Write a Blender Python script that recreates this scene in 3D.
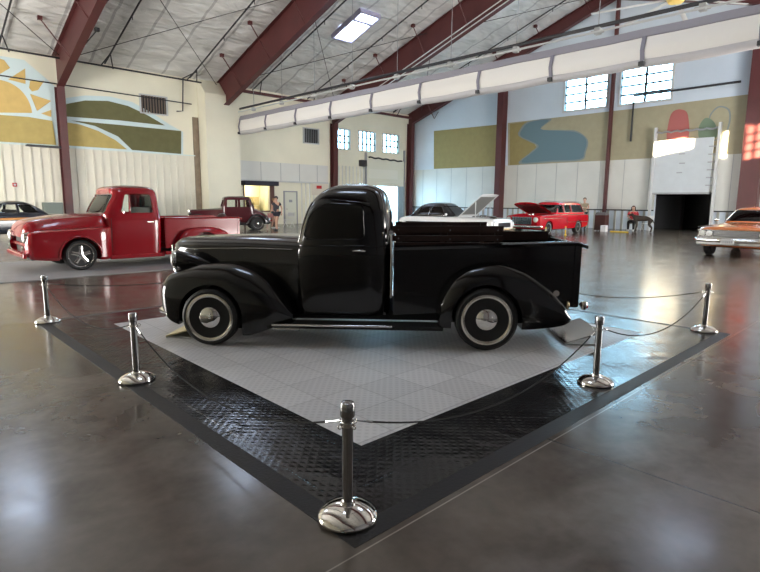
import bpy, bmesh, math, random
from math import sin, cos, pi, radians, hypot, atan2, sqrt
from mathutils import Vector, Matrix
from mathutils.geometry import tessellate_polygon
random.seed(7)
for o in list(bpy.data.objects): bpy.data.objects.remove(o)
SC = bpy.context.scene
COL = SC.collection

# ---------------------------------------------------------------- camera
F_PX, PITCH, ROLL, YAW, EYE = 541.0, radians(8.81), radians(0.40), radians(46.42), 1.5
def w_(v):  # from the view-aligned level frame to the building's axes
    return Vector((v[0]*sin(YAW)-0*v[1]+v[1]*cos(YAW), -v[0]*cos(YAW)+v[1]*sin(YAW), v[2]))
_up0 = Vector((0, sin(PITCH), cos(PITCH))); _r0 = Vector((1, 0, 0))
CR = w_(_r0*cos(ROLL)+_up0*sin(ROLL)); CU = w_(-_r0*sin(ROLL)+_up0*cos(ROLL)); CF = w_(Vector((0, cos(PITCH), -sin(PITCH))))
cam_d = bpy.data.cameras.new('camera'); cam_d.sensor_width = 36; cam_d.lens = F_PX*36/760
cam_d.clip_end = 300; cam_d.clip_start = 0.05
cam = bpy.data.objects.new('camera', cam_d); COL.objects.link(cam)
cam.matrix_world = Matrix(((CR.x, CU.x, -CF.x, 0), (CR.y, CU.y, -CF.y, 0), (CR.z, CU.z, -CF.z, EYE), (0, 0, 0, 1)))
SC.camera = cam
def _ray(x, y): return CR*(x-380)-CU*(y-286)+CF*F_PX
def on_floor(x, y, z=0.0):
    d = _ray(x, y); return Vector((0, 0, EYE))+d*((z-EYE)/d.z)
def on_x(x, y, X0):
    d = _ray(x, y); return Vector((0, 0, EYE))+d*(X0/d.x)
def on_y(x, y, Y0):
    d = _ray(x, y); return Vector((0, 0, EYE))+d*(Y0/d.y)

# ---------------------------------------------------------------- world, light, exposure
SC.view_settings.view_transform = 'Standard'; SC.view_settings.look = 'None'
SC.view_settings.gamma = 1.0; SC.view_settings.use_curve_mapping = False
SC.view_settings.exposure = 0.12
world = bpy.data.worlds.new('sky'); SC.world = world; world.use_nodes = True
bg = world.node_tree.nodes['Background']; bg.inputs[0].default_value = (0.42, 0.74, 1.0, 1); bg.inputs[1].default_value = 24.0
SKY_PANE = 12.0      # radiance of the roof lights
def area(name, loc, rot, sx, sy, power, color):
    d = bpy.data.lights.new(name, 'AREA'); d.shape = 'RECTANGLE'; d.size = sx; d.size_y = sy; d.energy = power; d.color = color
    o = bpy.data.objects.new(name, d); COL.objects.link(o); o.location = loc; o.rotation_euler = rot; return o
# added fill: area lamps against the back and camera-side walls, which have no doors
area('added_fill_light', (-7.8, 19, 2.6), (0, radians(-90), 0), 4.6, 9.0, 3900, (1.0, 0.97, 0.92))
area('added_fill_light', (20, -4.8, 2.7), (radians(90), 0, 0), 9.0, 4.4, 3800, (1.0, 0.97, 0.93))
sun_d = bpy.data.lights.new('sun', 'SUN'); sun_d.energy = 190; sun_d.color = (1.0, 0.80, 0.52); sun_d.angle = radians(0.6)
sun = bpy.data.objects.new('sun', sun_d); COL.objects.link(sun)
SUN_DIR = Vector((0.595, 0.76, -0.125)).normalized()
sun.rotation_euler = SUN_DIR.to_track_quat('-Z', 'Y').to_euler(); sun.location = (10, -20, 12)

# ---------------------------------------------------------------- materials
MATS = {}
def mat(name, col=(0.5, 0.5, 0.5), rough=0.5, metal=0.0, spec=0.5, coat=0.0, emis=None, es=0.0, noise=0.0, nscale=3.0, bump=0.0, bscale=30.0, trans=0.0, alpha=1.0, ior=1.45):
    if name in MATS: return MATS[name]
    m = bpy.data.materials.new(name); m.use_nodes = True; nt = m.node_tree; p = nt.nodes['Principled BSDF']
    p.inputs['Base Color'].default_value = (*col, 1); p.inputs['Roughness'].default_value = rough
    p.inputs['Metallic'].default_value = metal; p.inputs['Specular IOR Level'].default_value = spec
    p.inputs['Coat Weight'].default_value = coat; p.inputs['Coat Roughness'].default_value = 0.04
    p.inputs['Transmission Weight'].default_value = trans; p.inputs['Alpha'].default_value = alpha; p.inputs['IOR'].default_value = ior
    if emis: p.inputs['Emission Color'].default_value = (*emis, 1); p.inputs['Emission Strength'].default_value = es
    tc = nt.nodes.new('ShaderNodeTexCoord')
    n = nt.nodes.new('ShaderNodeTexNoise'); n.inputs['Scale'].default_value = nscale; n.inputs['Detail'].default_value = 6
    nt.links.new(tc.outputs['Object'], n.inputs['Vector'])
    if noise > 0:
        r = nt.nodes.new('ShaderNodeMapRange'); r.inputs[1].default_value = 0.3; r.inputs[2].default_value = 0.7
        r.inputs[3].default_value = 1-noise; r.inputs[4].default_value = 1+noise
        nt.links.new(n.outputs['Fac'], r.inputs[0])
        mx = nt.nodes.new('ShaderNodeVectorMath'); mx.operation = 'SCALE'; mx.inputs[0].default_value = col
        nt.links.new(r.outputs[0], mx.inputs['Scale']); nt.links.new(mx.outputs[0], p.inputs['Base Color'])
    if bump > 0:
        n2 = nt.nodes.new('ShaderNodeTexNoise'); n2.inputs['Scale'].default_value = bscale; n2.inputs['Detail'].default_value = 4
        nt.links.new(tc.outputs['Object'], n2.inputs['Vector'])
        b = nt.nodes.new('ShaderNodeBump'); b.inputs['Strength'].default_value = bump; b.inputs['Distance'].default_value = 0.03
        nt.links.new(n2.outputs['Fac'], b.inputs['Height']); nt.links.new(b.outputs[0], p.inputs['Normal'])
    MATS[name] = m; return m
def sep(nt, src):
    s = nt.nodes.new('ShaderNodeSeparateXYZ'); nt.links.new(src, s.inputs[0]); return s
def mth(nt, op, a, b=None, c=None):
    n = nt.nodes.new('ShaderNodeMath'); n.operation = op
    for i, v in enumerate((a, b, c)):
        if v is None: continue
        if hasattr(v, 'links'): nt.links.new(v, n.inputs[i])
        else: n.inputs[i].default_value = v
    return n.outputs[0]
def mixc(nt, fac, a, b):
    n = nt.nodes.new('ShaderNodeMix'); n.data_type = 'RGBA'
    if hasattr(fac, 'links'): nt.links.new(fac, n.inputs[0])
    else: n.inputs[0].default_value = fac
    for i, v in ((6, a), (7, b)):
        if hasattr(v, 'links'): nt.links.new(v, n.inputs[i])
        else: n.inputs[i].default_value = (*v, 1)
    return n.outputs[2]
def noise_n(nt, vec, scale, detail=5, dist=0.0):
    n = nt.nodes.new('ShaderNodeTexNoise'); n.inputs['Scale'].default_value = scale; n.inputs['Detail'].default_value = detail
    n.inputs['Distortion'].default_value = dist; nt.links.new(vec, n.inputs['Vector']); return n.outputs['Fac']
def maprange(nt, v, a, b, c, d):
    r = nt.nodes.new('ShaderNodeMapRange'); nt.links.new(v, r.inputs[0])
    for i, x in enumerate((a, b, c, d)): r.inputs[i+1].default_value = x
    return r.outputs[0]
def bumpn(nt, h, strength, dist):
    b = nt.nodes.new('ShaderNodeBump'); b.inputs['Strength'].default_value = strength; b.inputs['Distance'].default_value = dist
    nt.links.new(h, b.inputs['Height']); return b.outputs[0]

def floor_material():
    m = bpy.data.materials.new('polished_concrete'); m.use_nodes = True; nt = m.node_tree; p = nt.nodes['Principled BSDF']
    tc = nt.nodes.new('ShaderNodeTexCoord'); v = tc.outputs['Object']; s = sep(nt, v)
    a = noise_n(nt, v, 0.55, 6, 0.6); b = noise_n(nt, v, 2.6, 8, 0.8); c = noise_n(nt, v, 14, 5)
    f = mth(nt, 'ADD', mth(nt, 'MULTIPLY', a, 0.55), mth(nt, 'ADD', mth(nt, 'MULTIPLY', b, 0.33), mth(nt, 'MULTIPLY', c, 0.12)))
    f = maprange(nt, f, 0.36, 0.64, 0, 1)
    col = mixc(nt, f, (0.060, 0.049, 0.040), (0.172, 0.146, 0.122))
    def joint(coord, off, per, w):
        fr = mth(nt, 'FRACT', mth(nt, 'ADD', mth(nt, 'DIVIDE', mth(nt, 'SUBTRACT', coord, off), per), 100.5))
        return mth(nt, 'LESS_THAN', mth(nt, 'ABSOLUTE', mth(nt, 'SUBTRACT', fr, 0.5)), w/per)
    jx = joint(s.outputs[0], 3.06, 3.9, 0.006); jy = joint(s.outputs[1], 1.603, 6.1, 0.004)
    j = mth(nt, 'MAXIMUM', jx, jy)
    col = mixc(nt, jy, col, (0.30, 0.27, 0.23)); col = mixc(nt, jx, col, (0.03, 0.028, 0.026))
    nt.links.new(col, p.inputs['Base Color'])
    r = maprange(nt, b, 0.3, 0.7, 0.15, 0.24); nt.links.new(r, p.inputs['Roughness'])
    p.inputs['Specular IOR Level'].default_value = 0.7
    nt.links.new(bumpn(nt, noise_n(nt, v, 1.3, 3), 0.10, 0.02), p.inputs['Normal'])
    return m
def tile_material(name, c0, c1, rough, size=0.40, wob=0.35):
    """snap-together ribbed plastic floor tiles: square tiles, fine ribs that turn by 90 degrees from tile to tile"""
    m = bpy.data.materials.new(name); m.use_nodes = True; nt = m.node_tree; p = nt.nodes['Principled BSDF']
    tc = nt.nodes.new('ShaderNodeTexCoord'); v = tc.outputs['Object']; s = sep(nt, v); X, Y = s.outputs[0], s.outputs[1]
    tx = mth(nt, 'FLOOR', mth(nt, 'DIVIDE', X, size)); ty = mth(nt, 'FLOOR', mth(nt, 'DIVIDE', Y, size))
    par = mth(nt, 'ABSOLUTE', mth(nt, 'MODULO', mth(nt, 'ADD', tx, ty), 2.0))
    fx = mth(nt, 'ABSOLUTE', mth(nt, 'SUBTRACT', mth(nt, 'FRACT', mth(nt, 'ADD', mth(nt, 'DIVIDE', X, size), 100.0)), 0.5))
    fy = mth(nt, 'ABSOLUTE', mth(nt, 'SUBTRACT', mth(nt, 'FRACT', mth(nt, 'ADD', mth(nt, 'DIVIDE', Y, size), 100.0)), 0.5))
    seam = mth(nt, 'GREATER_THAN', mth(nt, 'MAXIMUM', fx, fy), 0.488)
    k = 2*pi/0.05
    wx = mth(nt, 'SINE', mth(nt, 'MULTIPLY', mth(nt, 'ADD', X, Y), k*0.7071)); wy = mth(nt, 'SINE', mth(nt, 'MULTIPLY', mth(nt, 'SUBTRACT', X, Y), k*0.7071))
    rib = mth(nt, 'MAXIMUM', wx, wy)
    ribs = mth(nt, 'MULTIPLY', mth(nt, 'ADD', rib, 1.0), 0.5)
    wn = nt.nodes.new('ShaderNodeTexWhiteNoise'); wn.noise_dimensions = '2D'
    cb = nt.nodes.new('ShaderNodeCombineXYZ'); nt.links.new(tx, cb.inputs[0]); nt.links.new(ty, cb.inputs[1]); nt.links.new(cb.outputs[0], wn.inputs['Vector'])
    tone = mth(nt, 'ADD', mth(nt, 'MULTIPLY', wn.outputs['Value'], 0.28), mth(nt, 'MULTIPLY', par, 0.12))
    tone = mth(nt, 'ADD', tone, mth(nt, 'MULTIPLY', ribs, 0.50))
    col = mixc(nt, tone, c0, c1); col = mixc(nt, mth(nt, 'MULTIPLY', seam, 0.45), col, tuple(x*0.45 for x in c0))
    nt.links.new(col, p.inputs['Base Color'])
    nt.links.new(maprange(nt, noise_n(nt, v, 1.7, 4), 0.3, 0.7, rough-0.06, rough+0.08), p.inputs['Roughness'])
    h = mth(nt, 'ADD', mth(nt, 'MULTIPLY', ribs, 0.5), mth(nt, 'MULTIPLY', seam, -1.0))
    b1 = nt.nodes.new('ShaderNodeBump'); b1.inputs['Strength'].default_value = 0.7; b1.inputs['Distance'].default_value = 0.0022; nt.links.new(h, b1.inputs['Height'])
    b2 = nt.nodes.new('ShaderNodeBump'); b2.inputs['Strength'].default_value = wob; b2.inputs['Distance'].default_value = 0.03
    nt.links.new(noise_n(nt, v, 3.2, 2, 0.5), b2.inputs['Height']); nt.links.new(b1.outputs[0], b2.inputs['Normal'])
    nt.links.new(b2.outputs[0], p.inputs['Normal'])
    return m
def insulation_material():
    m = bpy.data.materials.new('roof_insulation'); m.use_nodes = True; nt = m.node_tree; p = nt.nodes['Principled BSDF']
    tc = nt.nodes.new('ShaderNodeTexCoord'); v = tc.outputs['Object']; s = sep(nt, v)
    mp = nt.nodes.new('ShaderNodeMapping'); mp.inputs['Scale'].default_value = (0.5, 1.6, 1); nt.links.new(v, mp.inputs[0])
    a = noise_n(nt, mp.outputs[0], 1.3, 8, 1.2); b = noise_n(nt, v, 0.25, 3)
    seamy = mth(nt, 'LESS_THAN', mth(nt, 'ABSOLUTE', mth(nt, 'SUBTRACT', mth(nt, 'FRACT', mth(nt, 'ADD', mth(nt, 'DIVIDE', s.outputs[0], 1.83), 50.5)), 0.5)), 0.035)
    col = mixc(nt, maprange(nt, a, 0.3, 0.7, 0, 1), (0.56, 0.56, 0.545), (0.80, 0.80, 0.785))
    col = mixc(nt, mth(nt, 'MULTIPLY', seamy, 0.6), col, (0.30, 0.30, 0.31))
    nt.links.new(col, p.inputs['Base Color']); p.inputs['Roughness'].default_value = 0.62
    nt.links.new(bumpn(nt, a, 0.9, 0.25), p.inputs['Normal'])
    return m
M_FLOOR = floor_material()
M_TILE_B = tile_material('black_floor_tiles', (0.006, 0.006, 0.007), (0.022, 0.022, 0.024), 0.18, wob=0.38)
M_TILE_W = tile_material('grey_floor_tiles', (0.47, 0.47, 0.485), (0.70, 0.70, 0.71), 0.40, wob=0.2)
M_EDGE = mat('rubber_edge', (0.016, 0.015, 0.015), 0.5, bump=0.1, bscale=60)
M_INS = insulation_material()
M_CREAM = mat('cream_wall', (0.78, 0.75, 0.61), 0.85, noise=0.05, nscale=0.5)
M_WHITEW = mat('white_wall', (0.56, 0.63, 0.70), 0.8, noise=0.04, nscale=0.6)
M_PANEL = mat('liner_panel', (0.70, 0.67, 0.57), 0.5, noise=0.03, nscale=1)
M_PANEL2 = mat('liner_panel_grey', (0.66, 0.66, 0.62), 0.5, noise=0.04, nscale=1)
M_RED_ST = mat('oxide_red_steel', (0.085, 0.022, 0.022), 0.45, noise=0.12, nscale=1.2)
M_DK = mat('dark_steel', (0.03, 0.03, 0.035), 0.5)
M_GREY = mat('grey_metal', (0.32, 0.33, 0.34), 0.45, metal=0.3)
M_LGREY = mat('light_grey_paint', (0.52, 0.53, 0.53), 0.5)
M_CHROME = mat('chrome', (0.82, 0.80, 0.76), 0.07, metal=1.0)
M_CHROME2 = mat('brushed_chrome', (0.42, 0.42, 0.42), 0.16, metal=1.0)
M_BLACKP = mat('black_car_paint', (0.004, 0.004, 0.0045), 0.16, spec=0.5, coat=0.35)
M_TIRE = mat('tyre_rubber', (0.012, 0.012, 0.012), 0.62)
M_DGLASS = mat('dark_glass', (0.012, 0.011, 0.010), 0.06, spec=0.4)
def pane_material():
    m = bpy.data.materials.new('clear_glass'); m.use_nodes = True; nt = m.node_tree; out = nt.nodes['Material Output']; nt.nodes.remove(nt.nodes['Principled BSDF'])
    a = nt.nodes.new('ShaderNodeBsdfTransparent'); a.inputs[0].default_value = (0.96, 0.98, 0.97, 1); b = nt.nodes.new('ShaderNodeBsdfGlossy'); b.inputs['Roughness'].default_value = 0.03
    f = nt.nodes.new('ShaderNodeFresnel'); f.inputs[0].default_value = 1.35; x = nt.nodes.new('ShaderNodeMixShader')
    nt.links.new(f.outputs[0], x.inputs[0]); nt.links.new(a.outputs[0], x.inputs[1]); nt.links.new(b.outputs[0], x.inputs[2]); nt.links.new(x.outputs[0], out.inputs['Surface']); return m
M_GLASS = pane_material()
M_WOOD = mat('stained_wood', (0.030, 0.012, 0.008), 0.35, noise=0.3, nscale=6)
M_REDP = mat('red_car_paint', (0.25, 0.003, 0.009), 0.2, coat=0.7)
M_RUBBER = mat('black_rubber', (0.01, 0.01, 0.01), 0.7)
M_LENS = mat('lamp_glass', (0.8, 0.8, 0.78), 0.08, spec=0.8, coat=0.5)
M_REDLENS = mat('red_lens', (0.35, 0.01, 0.01), 0.15, coat=0.6)
M_INT = mat('dark_interior', (0.03, 0.028, 0.026), 0.7)

# ---------------------------------------------------------------- mesh helpers
def link(name, bm, mats, parent=None, smooth=None, loc=None):
    me = bpy.data.meshes.new(name)
    bmesh.ops.recalc_face_normals(bm, faces=bm.faces[:]) if len(bm.faces) else None
    if smooth is not None:
        for f in bm.faces: f.smooth = True
        a = radians(smooth)
        for e in bm.edges:
            if len(e.link_faces) == 2 and e.calc_face_angle(0) > a: e.smooth = False
    bm.to_mesh(me); bm.free()
    for m in (mats if isinstance(mats, (list, tuple)) else [mats]): me.materials.append(m)
    o = bpy.data.objects.new(name, me); COL.objects.link(o)
    if parent: o.parent = parent
    if loc is not None: o.location = loc
    return o
def thing(name, label, cat, loc=(0, 0, 0), rz=0.0, group=None):
    o = bpy.data.objects.new(name, None); COL.objects.link(o); o.empty_display_size = 0.2
    o.location = loc; o.rotation_euler = (0, 0, rz); o['label'] = label; o['category'] = cat
    if group: o['group'] = group
    return o
def tag(o, label, cat, group=None, kind=None):
    o['label'] = label; o['category'] = cat
    if group: o['group'] = group
    if kind: o['kind'] = kind
    return o
def struct(o, label=None):
    o['kind'] = 'structure'
    if label: o['label'] = label
    return o
def copy_tree(o, parent=None):
    c = o.copy(); COL.objects.link(c)
    if parent: c.parent = parent
    for ch in list(o.children): copy_tree(ch, c)
    return c
def box(bm, x0, x1, y0, y1, z0, z1, mi=0, bev=0.0):
    vs = [bm.verts.new((x, y, z)) for z in (z0, z1) for y in (y0, y1) for x in (x0, x1)]
    fs = [(0, 2, 3, 1), (4, 5, 7, 6), (0, 1, 5, 4), (2, 6, 7, 3), (0, 4, 6, 2), (1, 3, 7, 5)]
    out = []
    for f in fs:
        fc = bm.faces.new([vs[i] for i in f]); fc.material_index = mi; out.append(fc)
    if bev > 0:
        es = list({e for f in out for e in f.edges})
        bmesh.ops.bevel(bm, geom=es, offset=bev, segments=2, affect='EDGES', profile=0.5)
    return vs
def bx(name, x0, x1, y0, y1, z0, z1, m, parent=None, bev=0.0):
    bm = bmesh.new(); box(bm, x0, x1, y0, y1, z0, z1, 0, bev); return link(name, bm, m, parent)
def rings(bm, rs, closed=True, cap=True, mi=0):
    vr = [[bm.verts.new(p) for p in r] for r in rs]
    n = len(rs[0])
    for a, b in zip(vr, vr[1:]):
        for i in range(n if closed else n-1):
            j = (i+1) % n
            try:
                f = bm.faces.new((a[i], a[j], b[j], b[i])); f.material_index = mi
            except ValueError: pass
    if cap and closed:
        for r in (vr[0], vr[-1]):
            try:
                f = bm.faces.new(r); f.material_index = mi
            except ValueError: pass
    return vr
def tube(bm, pts, r, n=8, mi=0, cap=True):
    pts = [Vector(p) for p in pts]; rs = []
    up = Vector((0, 0, 1))
    t0 = (pts[1]-pts[0]).normalized()
    if abs(t0.z) > 0.95: up = Vector((1, 0, 0))
    s = t0.cross(up).normalized()
    for i, p in enumerate(pts):
        t = (pts[min(i+1, len(pts)-1)]-pts[max(i-1, 0)]).normalized()
        s = (s-t*s.dot(t)).normalized(); u = t.cross(s)
        rr = r[i] if isinstance(r, (list, tuple)) else r
        rs.append([p+(s*cos(2*pi*k/n)+u*sin(2*pi*k/n))*rr for k in range(n)])
    rings(bm, rs, True, cap, mi)
def tb(name, pts, r, m, parent=None, n=8):
    bm = bmesh.new(); tube(bm, pts, r, n); return link(name, bm, m, parent, 40)
def lathe(bm, prof, c=(0, 0, 0), axis='z', n=32, mi=0):
    """prof: list of (radius, height) along the axis"""
    rs = []
    for r, h in prof:
        ring = []
        for k in range(n):
            a = 2*pi*k/n; x, y = max(r, 1e-4)*cos(a), max(r, 1e-4)*sin(a)
            if axis == 'z': p = (x, y, h)
            elif axis == 'y': p = (x, h, y)
            else: p = (h, x, y)
            ring.append((c[0]+p[0], c[1]+p[1], c[2]+p[2]))
        rs.append(ring)
    rings(bm, rs, True, True, mi)
def lt(name, prof, m, parent=None, c=(0, 0, 0), axis='z', n=32, smooth=40):
    bm = bmesh.new(); lathe(bm, prof, c, axis, n); return link(name, bm, m, parent, smooth)
def prism(bm, poly, axis, a, b, mi=0):
    """poly of 2-D points; axis 'x': points are (y,z); 'y': (x,z); 'z': (x,y)"""
    def P(p, t):
        return {'x': (t, p[0], p[1]), 'y': (p[0], t, p[1]), 'z': (p[0], p[1], t)}[axis]
    A = [bm.verts.new(P(p, a)) for p in poly]; B = [bm.verts.new(P(p, b)) for p in poly]
    n = len(poly)
    for f in (A, B[::-1]):
        x = bm.faces.new(f); x.material_index = mi
    for i in range(n):
        x = bm.faces.new((A[i], B[i], B[(i+1) % n], A[(i+1) % n])); x.material_index = mi
def ellipsoid(bm, c, r, nu=16, nv=10, mi=0, rot=None):
    rs = []
    for i in range(nv+1):
        a = pi*i/nv
        ring = []
        for k in range(nu):
            b = 2*pi*k/nu
            p = Vector((max(sin(a), 1e-3)*cos(b)*r[0], max(sin(a), 1e-3)*sin(b)*r[1], cos(a)*r[2]))
            if rot: p = rot @ p
            ring.append(Vector(c)+p)
        rs.append(ring)
    rings(bm, rs, True, True, mi)
def cutmesh(o, cutters):
    """subtract closed bmeshes from the object's mesh for good"""
    for cb in cutters:
        me = bpy.data.meshes.new('cut'); bmesh.ops.recalc_face_normals(cb, faces=cb.faces[:]); cb.to_mesh(me); cb.free()
        c = bpy.data.objects.new('cut', me); COL.objects.link(c); c.matrix_world = Matrix.Identity(4)
        c.parent = o.parent
        md = o.modifiers.new('b', 'BOOLEAN'); md.operation = 'DIFFERENCE'; md.solver = 'EXACT'; md.object = c
        bpy.context.view_layer.update()
        dg = bpy.context.evaluated_depsgraph_get()
        nm = bpy.data.meshes.new_from_object(o.evaluated_get(dg), depsgraph=dg)
        o.modifiers.clear(); old = o.data; o.data = nm; nm.name = o.name
        bpy.data.objects.remove(c); bpy.data.meshes.remove(me); bpy.data.meshes.remove(old)
    bm = bmesh.new(); bm.from_mesh(o.data)
    for f in bm.faces: f.smooth = True
    for e in bm.edges: e.smooth = not (len(e.link_faces) == 2 and e.calc_face_angle(0) > radians(35))
    bm.to_mesh(o.data); bm.free()
def interp(tab, x):
    """smooth interpolation of rows (x, a, b, ...)"""
    if x <= tab[0][0]: return list(tab[0][1:])
    if x >= tab[-1][0]: return list(tab[-1][1:])
    for i in range(len(tab)-1):
        if tab[i][0] <= x <= tab[i+1][0]: break
    x0, x1 = tab[i][0], tab[i+1][0]; h = x1-x0; t = (x-x0)/h; out = []
    for k in range(1, len(tab[0])):
        def slope(j):
            if j <= 0 or j >= len(tab)-1:
                a, b = (0, 1) if j <= 0 else (len(tab)-2, len(tab)-1)
                return (tab[b][k]-tab[a][k])/(tab[b][0]-tab[a][0])
            d0 = (tab[j][k]-tab[j-1][k])/(tab[j][0]-tab[j-1][0]); d1 = (tab[j+1][k]-tab[j][k])/(tab[j+1][0]-tab[j][0])
            return 0 if d0*d1 <= 0 else 2*d0*d1/(d0+d1)
        m0, m1 = slope(i), slope(i+1); y0, y1 = tab[i][k], tab[i+1][k]
        out.append((2*t**3-3*t*t+1)*y0+(t**3-2*t*t+t)*h*m0+(-2*t**3+3*t*t)*y1+(t**3-t*t)*h*m1)
    return out
def dense(tab, n):
    a, b = tab[0][0], tab[-1][0]
    return [(a+(b-a)*i/n, *interp(tab, a+(b-a)*i/n)) for i in range(n+1)]

# ---------------------------------------------------------------- the room
X0, X1, YA, YB = -8.0, 33.0, -5.0, 31.09
RIDGE = 14.8
PIT, SKEW = 0.333, (RIDGE-YA)/(31.1-RIDGE)
PITR = PIT/SKEW
def zc(y): return 8.5+(31.1-y)*PIT if y > RIDGE else 8.5+(y-YA)*PITR
def wall(name, axis, pos, u0, u1, z0, z1, holes, m, thick, top=None):
    """wall in the plane axis=pos; thickness goes away from the room; top(u) bends the upper edge; holes = (ua,ub,za,zb)"""
    bm = bmesh.new()
    us = sorted({u0, u1, *[h[0] for h in holes], *[h[1] for h in holes], *([RIDGE] if top else [])})
    zs = sorted({z0, z1, *[h[2] for h in holes], *[h[3] for h in holes]})
    for i in range(len(us)-1):
        for k in range(len(zs)-1):
            cu, cz = (us[i]+us[i+1])/2, (zs[k]+zs[k+1])/2
            if any(h[0] < cu < h[1] and h[2] < cz < h[3] for h in holes): continue
            a, b, c, d = us[i], us[i+1], zs[k], zs[k+1]
            t0, t1 = d, d
            if top and k == len(zs)-2: t0, t1 = top(a), top(b)
            prism(bm, [(a, c), (b, c), (b, t1), (a, t0)], axis, pos, pos+thick)
    return struct(link(name, bm, m))
def ribs(name, axis, pos, u0, u1, z0, z1, step, m, holes=(), out=-0.03, w=0.035):
    bm = bmesh.new(); u = u0+step/2
    while u < u1:
        if not any(h[0]-0.02 < u < h[1]+0.02 for h in holes):
            if axis == 'y': box(bm, u-w, u+w, pos+out, pos, z0, z1)
            else: box(bm, pos+out, pos, u-w, u+w, z0, z1)
        u += step
    return struct(link(name, bm, m))

bm = bmesh.new(); box(bm, X0, X1+6, YA, YB+0.3, -0.2, 0.0); struct(link('floor', bm, M_FLOOR))

# openings
W_LEFT = [(25.14, 26.4, 5.32, 6.66), (27.33, 28.95, 5.34, 6.69), (29.8, 31.5, 5.36, 6.70), (28.04, 31.35, 0.0, 2.9), (17.67, 19.55, 0.9, 2.5)]
W_RIGHT = [(15.15, 17.8, 7.3, 9.2), (11.55, 14.3, 7.28, 9.25), (9.0, 11.93, 0.0, 2.13)]
wall('wall_left', 'y', YB, X0, X1+0.3, 0, 8.55, W_LEFT, M_CREAM, 0.25)
wall('wall_right', 'x', X1, YA, YB+0.25, 0, 8.6, W_RIGHT[2:], M_WHITEW, 0.25) if False else None
def wall_right():
    bm = bmesh.new(); holes = W_RIGHT
    us = sorted({YA, YB+0.25, RIDGE, *[h[0] for h in holes], *[h[1] for h in holes]}); zs = [0, 2.13, 7.28, 7.3, 8.0]
    for a, b in zip(us, us[1:]):
        cu = (a+b)/2
        zz = [0, 2.13, 7.28, 7.30, 9.20, 9.25]
        ta, tb_ = zc(a)+0.1, zc(b)+0.1
        hh = [h for h in holes if h[0] < cu < h[1]]
        segs = []; z = 0.0
        for h in sorted(hh, key=lambda h: h[2]):
            if h[2] > z: segs.append((z, h[2]))
            z = h[3]
        for c, d in segs: prism(bm, [(a, c), (b, c), (b, d), (a, d)], 'x', X1, X1+0.25)
        prism(bm, [(a, z), (b, z), (b, tb_), (a, ta)], 'x', X1, X1+0.25)
    return struct(link('wall_right', bm, M_WHITEW))
wall_right()
# walls behind the photographer: only the near one is pierced, where the sun comes through
SUNWIN = []
for (px0, px1, py0, py1, xp) in ((654, 692, 139, 152, 32.58), (722.5, 735, 131, 157, 32.95), (743, 775, 124, 158, 32.4)):
    # sunlit patches on the end wall, followed back along the sun to the wall behind the photographer
    q = on_x(px0, (py0+py1)/2, xp), on_x(px1, (py0+py1)/2, xp); zt, zl = on_x((px0+px1)/2, py0, xp).z, on_x((px0+px1)/2, py1, xp).z
    bk = [p-SUN_DIR*((p.y-YA)/SUN_DIR.y) for p in q]; kz = -SUN_DIR.z/SUN_DIR.y*((q[0].y+q[1].y)/2-YA)
    SUNWIN.append((min(bk[0].x, bk[1].x), max(bk[0].x, bk[1].x), zl+kz, zt+kz))
wall('wall_near', 'y', YA, X0, X1+0.2, 0, 8.6, SUNWIN, mat('near_wall_grey', (0.30, 0.30, 0.33), 0.8), -0.05)
wall('wall_back', 'x', X0, YA, YB, 0, 8.6, [], M_CREAM, -0.2, top=lambda y: zc(y)+0.1)
bm = bmesh.new()
box(bm, X0-0.3, X1, YA-0.3, YA-0.05, 0, 4.0)
struct(link('trim_1', bm, M_PANEL2))

# ceiling: quilted insulation sagging between the purlins
def ceiling():
    bm = bmesh.new(); nx, ny = 110, 150; g = []
    for i in range(nx+1):
        x = X0+(X1+0.2-X0)*i/nx; row = []
        for j in range(ny+1):
            y = YA-0.1+(YB+0.2-YA)*j/ny
            d = abs(y-RIDGE); s = abs(sin(pi*d/1.52))
            z = zc(y)-0.09*(s**0.7)+0.03*sin(x*2.1+j)*sin(y*1.7)+random.uniform(-0.015, 0.015)
            row.append(bm.verts.new((x, y, z)))
        g.append(row)
    for i in range(nx):
        for j in range(ny): bm.faces.new((g[i][j], g[i+1][j], g[i+1][j+1], g[i][j+1]))
    for f in bm.faces: f.smooth = True
    o = link('ceiling', bm, M_INS); struct(o)
    bm = bmesh.new()
    for ya, yb in ((YA-0.3, RIDGE), (RIDGE, YB+0.3)):
        prism(bm, [(ya, zc(ya)+0.15), (yb, zc(yb)+0.15), (yb, zc(yb)+0.3), (ya, zc(ya)+0.3)], 'x', X0-0.2, X1+0.3)
    struct(link('roof', bm, M_GREY))
ceiling()

# liner panels on the left wall
HOLES_L = [(28.0, 32.1)]
bm = bmesh.new(); box(bm, X0, 14.55, YB-0.03, YB, 0, 4.08); struct(link('trim_2', bm, M_PANEL))
ribs('trim_3', 'y', YB-0.03, X0, 14.5, 0, 4.08, 0.40, M_PANEL, out=-0.055, w=0.028)
bm = bmesh.new(); box(bm, 17.4, 24.35, YB-0.04, YB, 2.85, 4.02); struct(link('trim_4', bm, M_PANEL2))
bm = bmesh.new()
for x in (18.9, 20.4, 21.9, 23.4): box(bm, x-0.012, x+0.012, YB-0.055, YB-0.04, 2.86, 4.01)
struct(link('trim_5', bm, M_GREY))
bm = bmesh.new(); box(bm, 17.4, 24.35, YB-0.09, YB, 2.76, 2.86); struct(link('trim_6', bm, M_LGREY))
ribs('trim_7', 'y', YB, 25.2, 27.9, 0, 4.1, 0.34, M_PANEL2, out=-0.05)
ribs('trim_8', 'y', YB, 21.9, 24.5, 0, 2.8, 0.34, M_PANEL2, out=-0.05)
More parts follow.
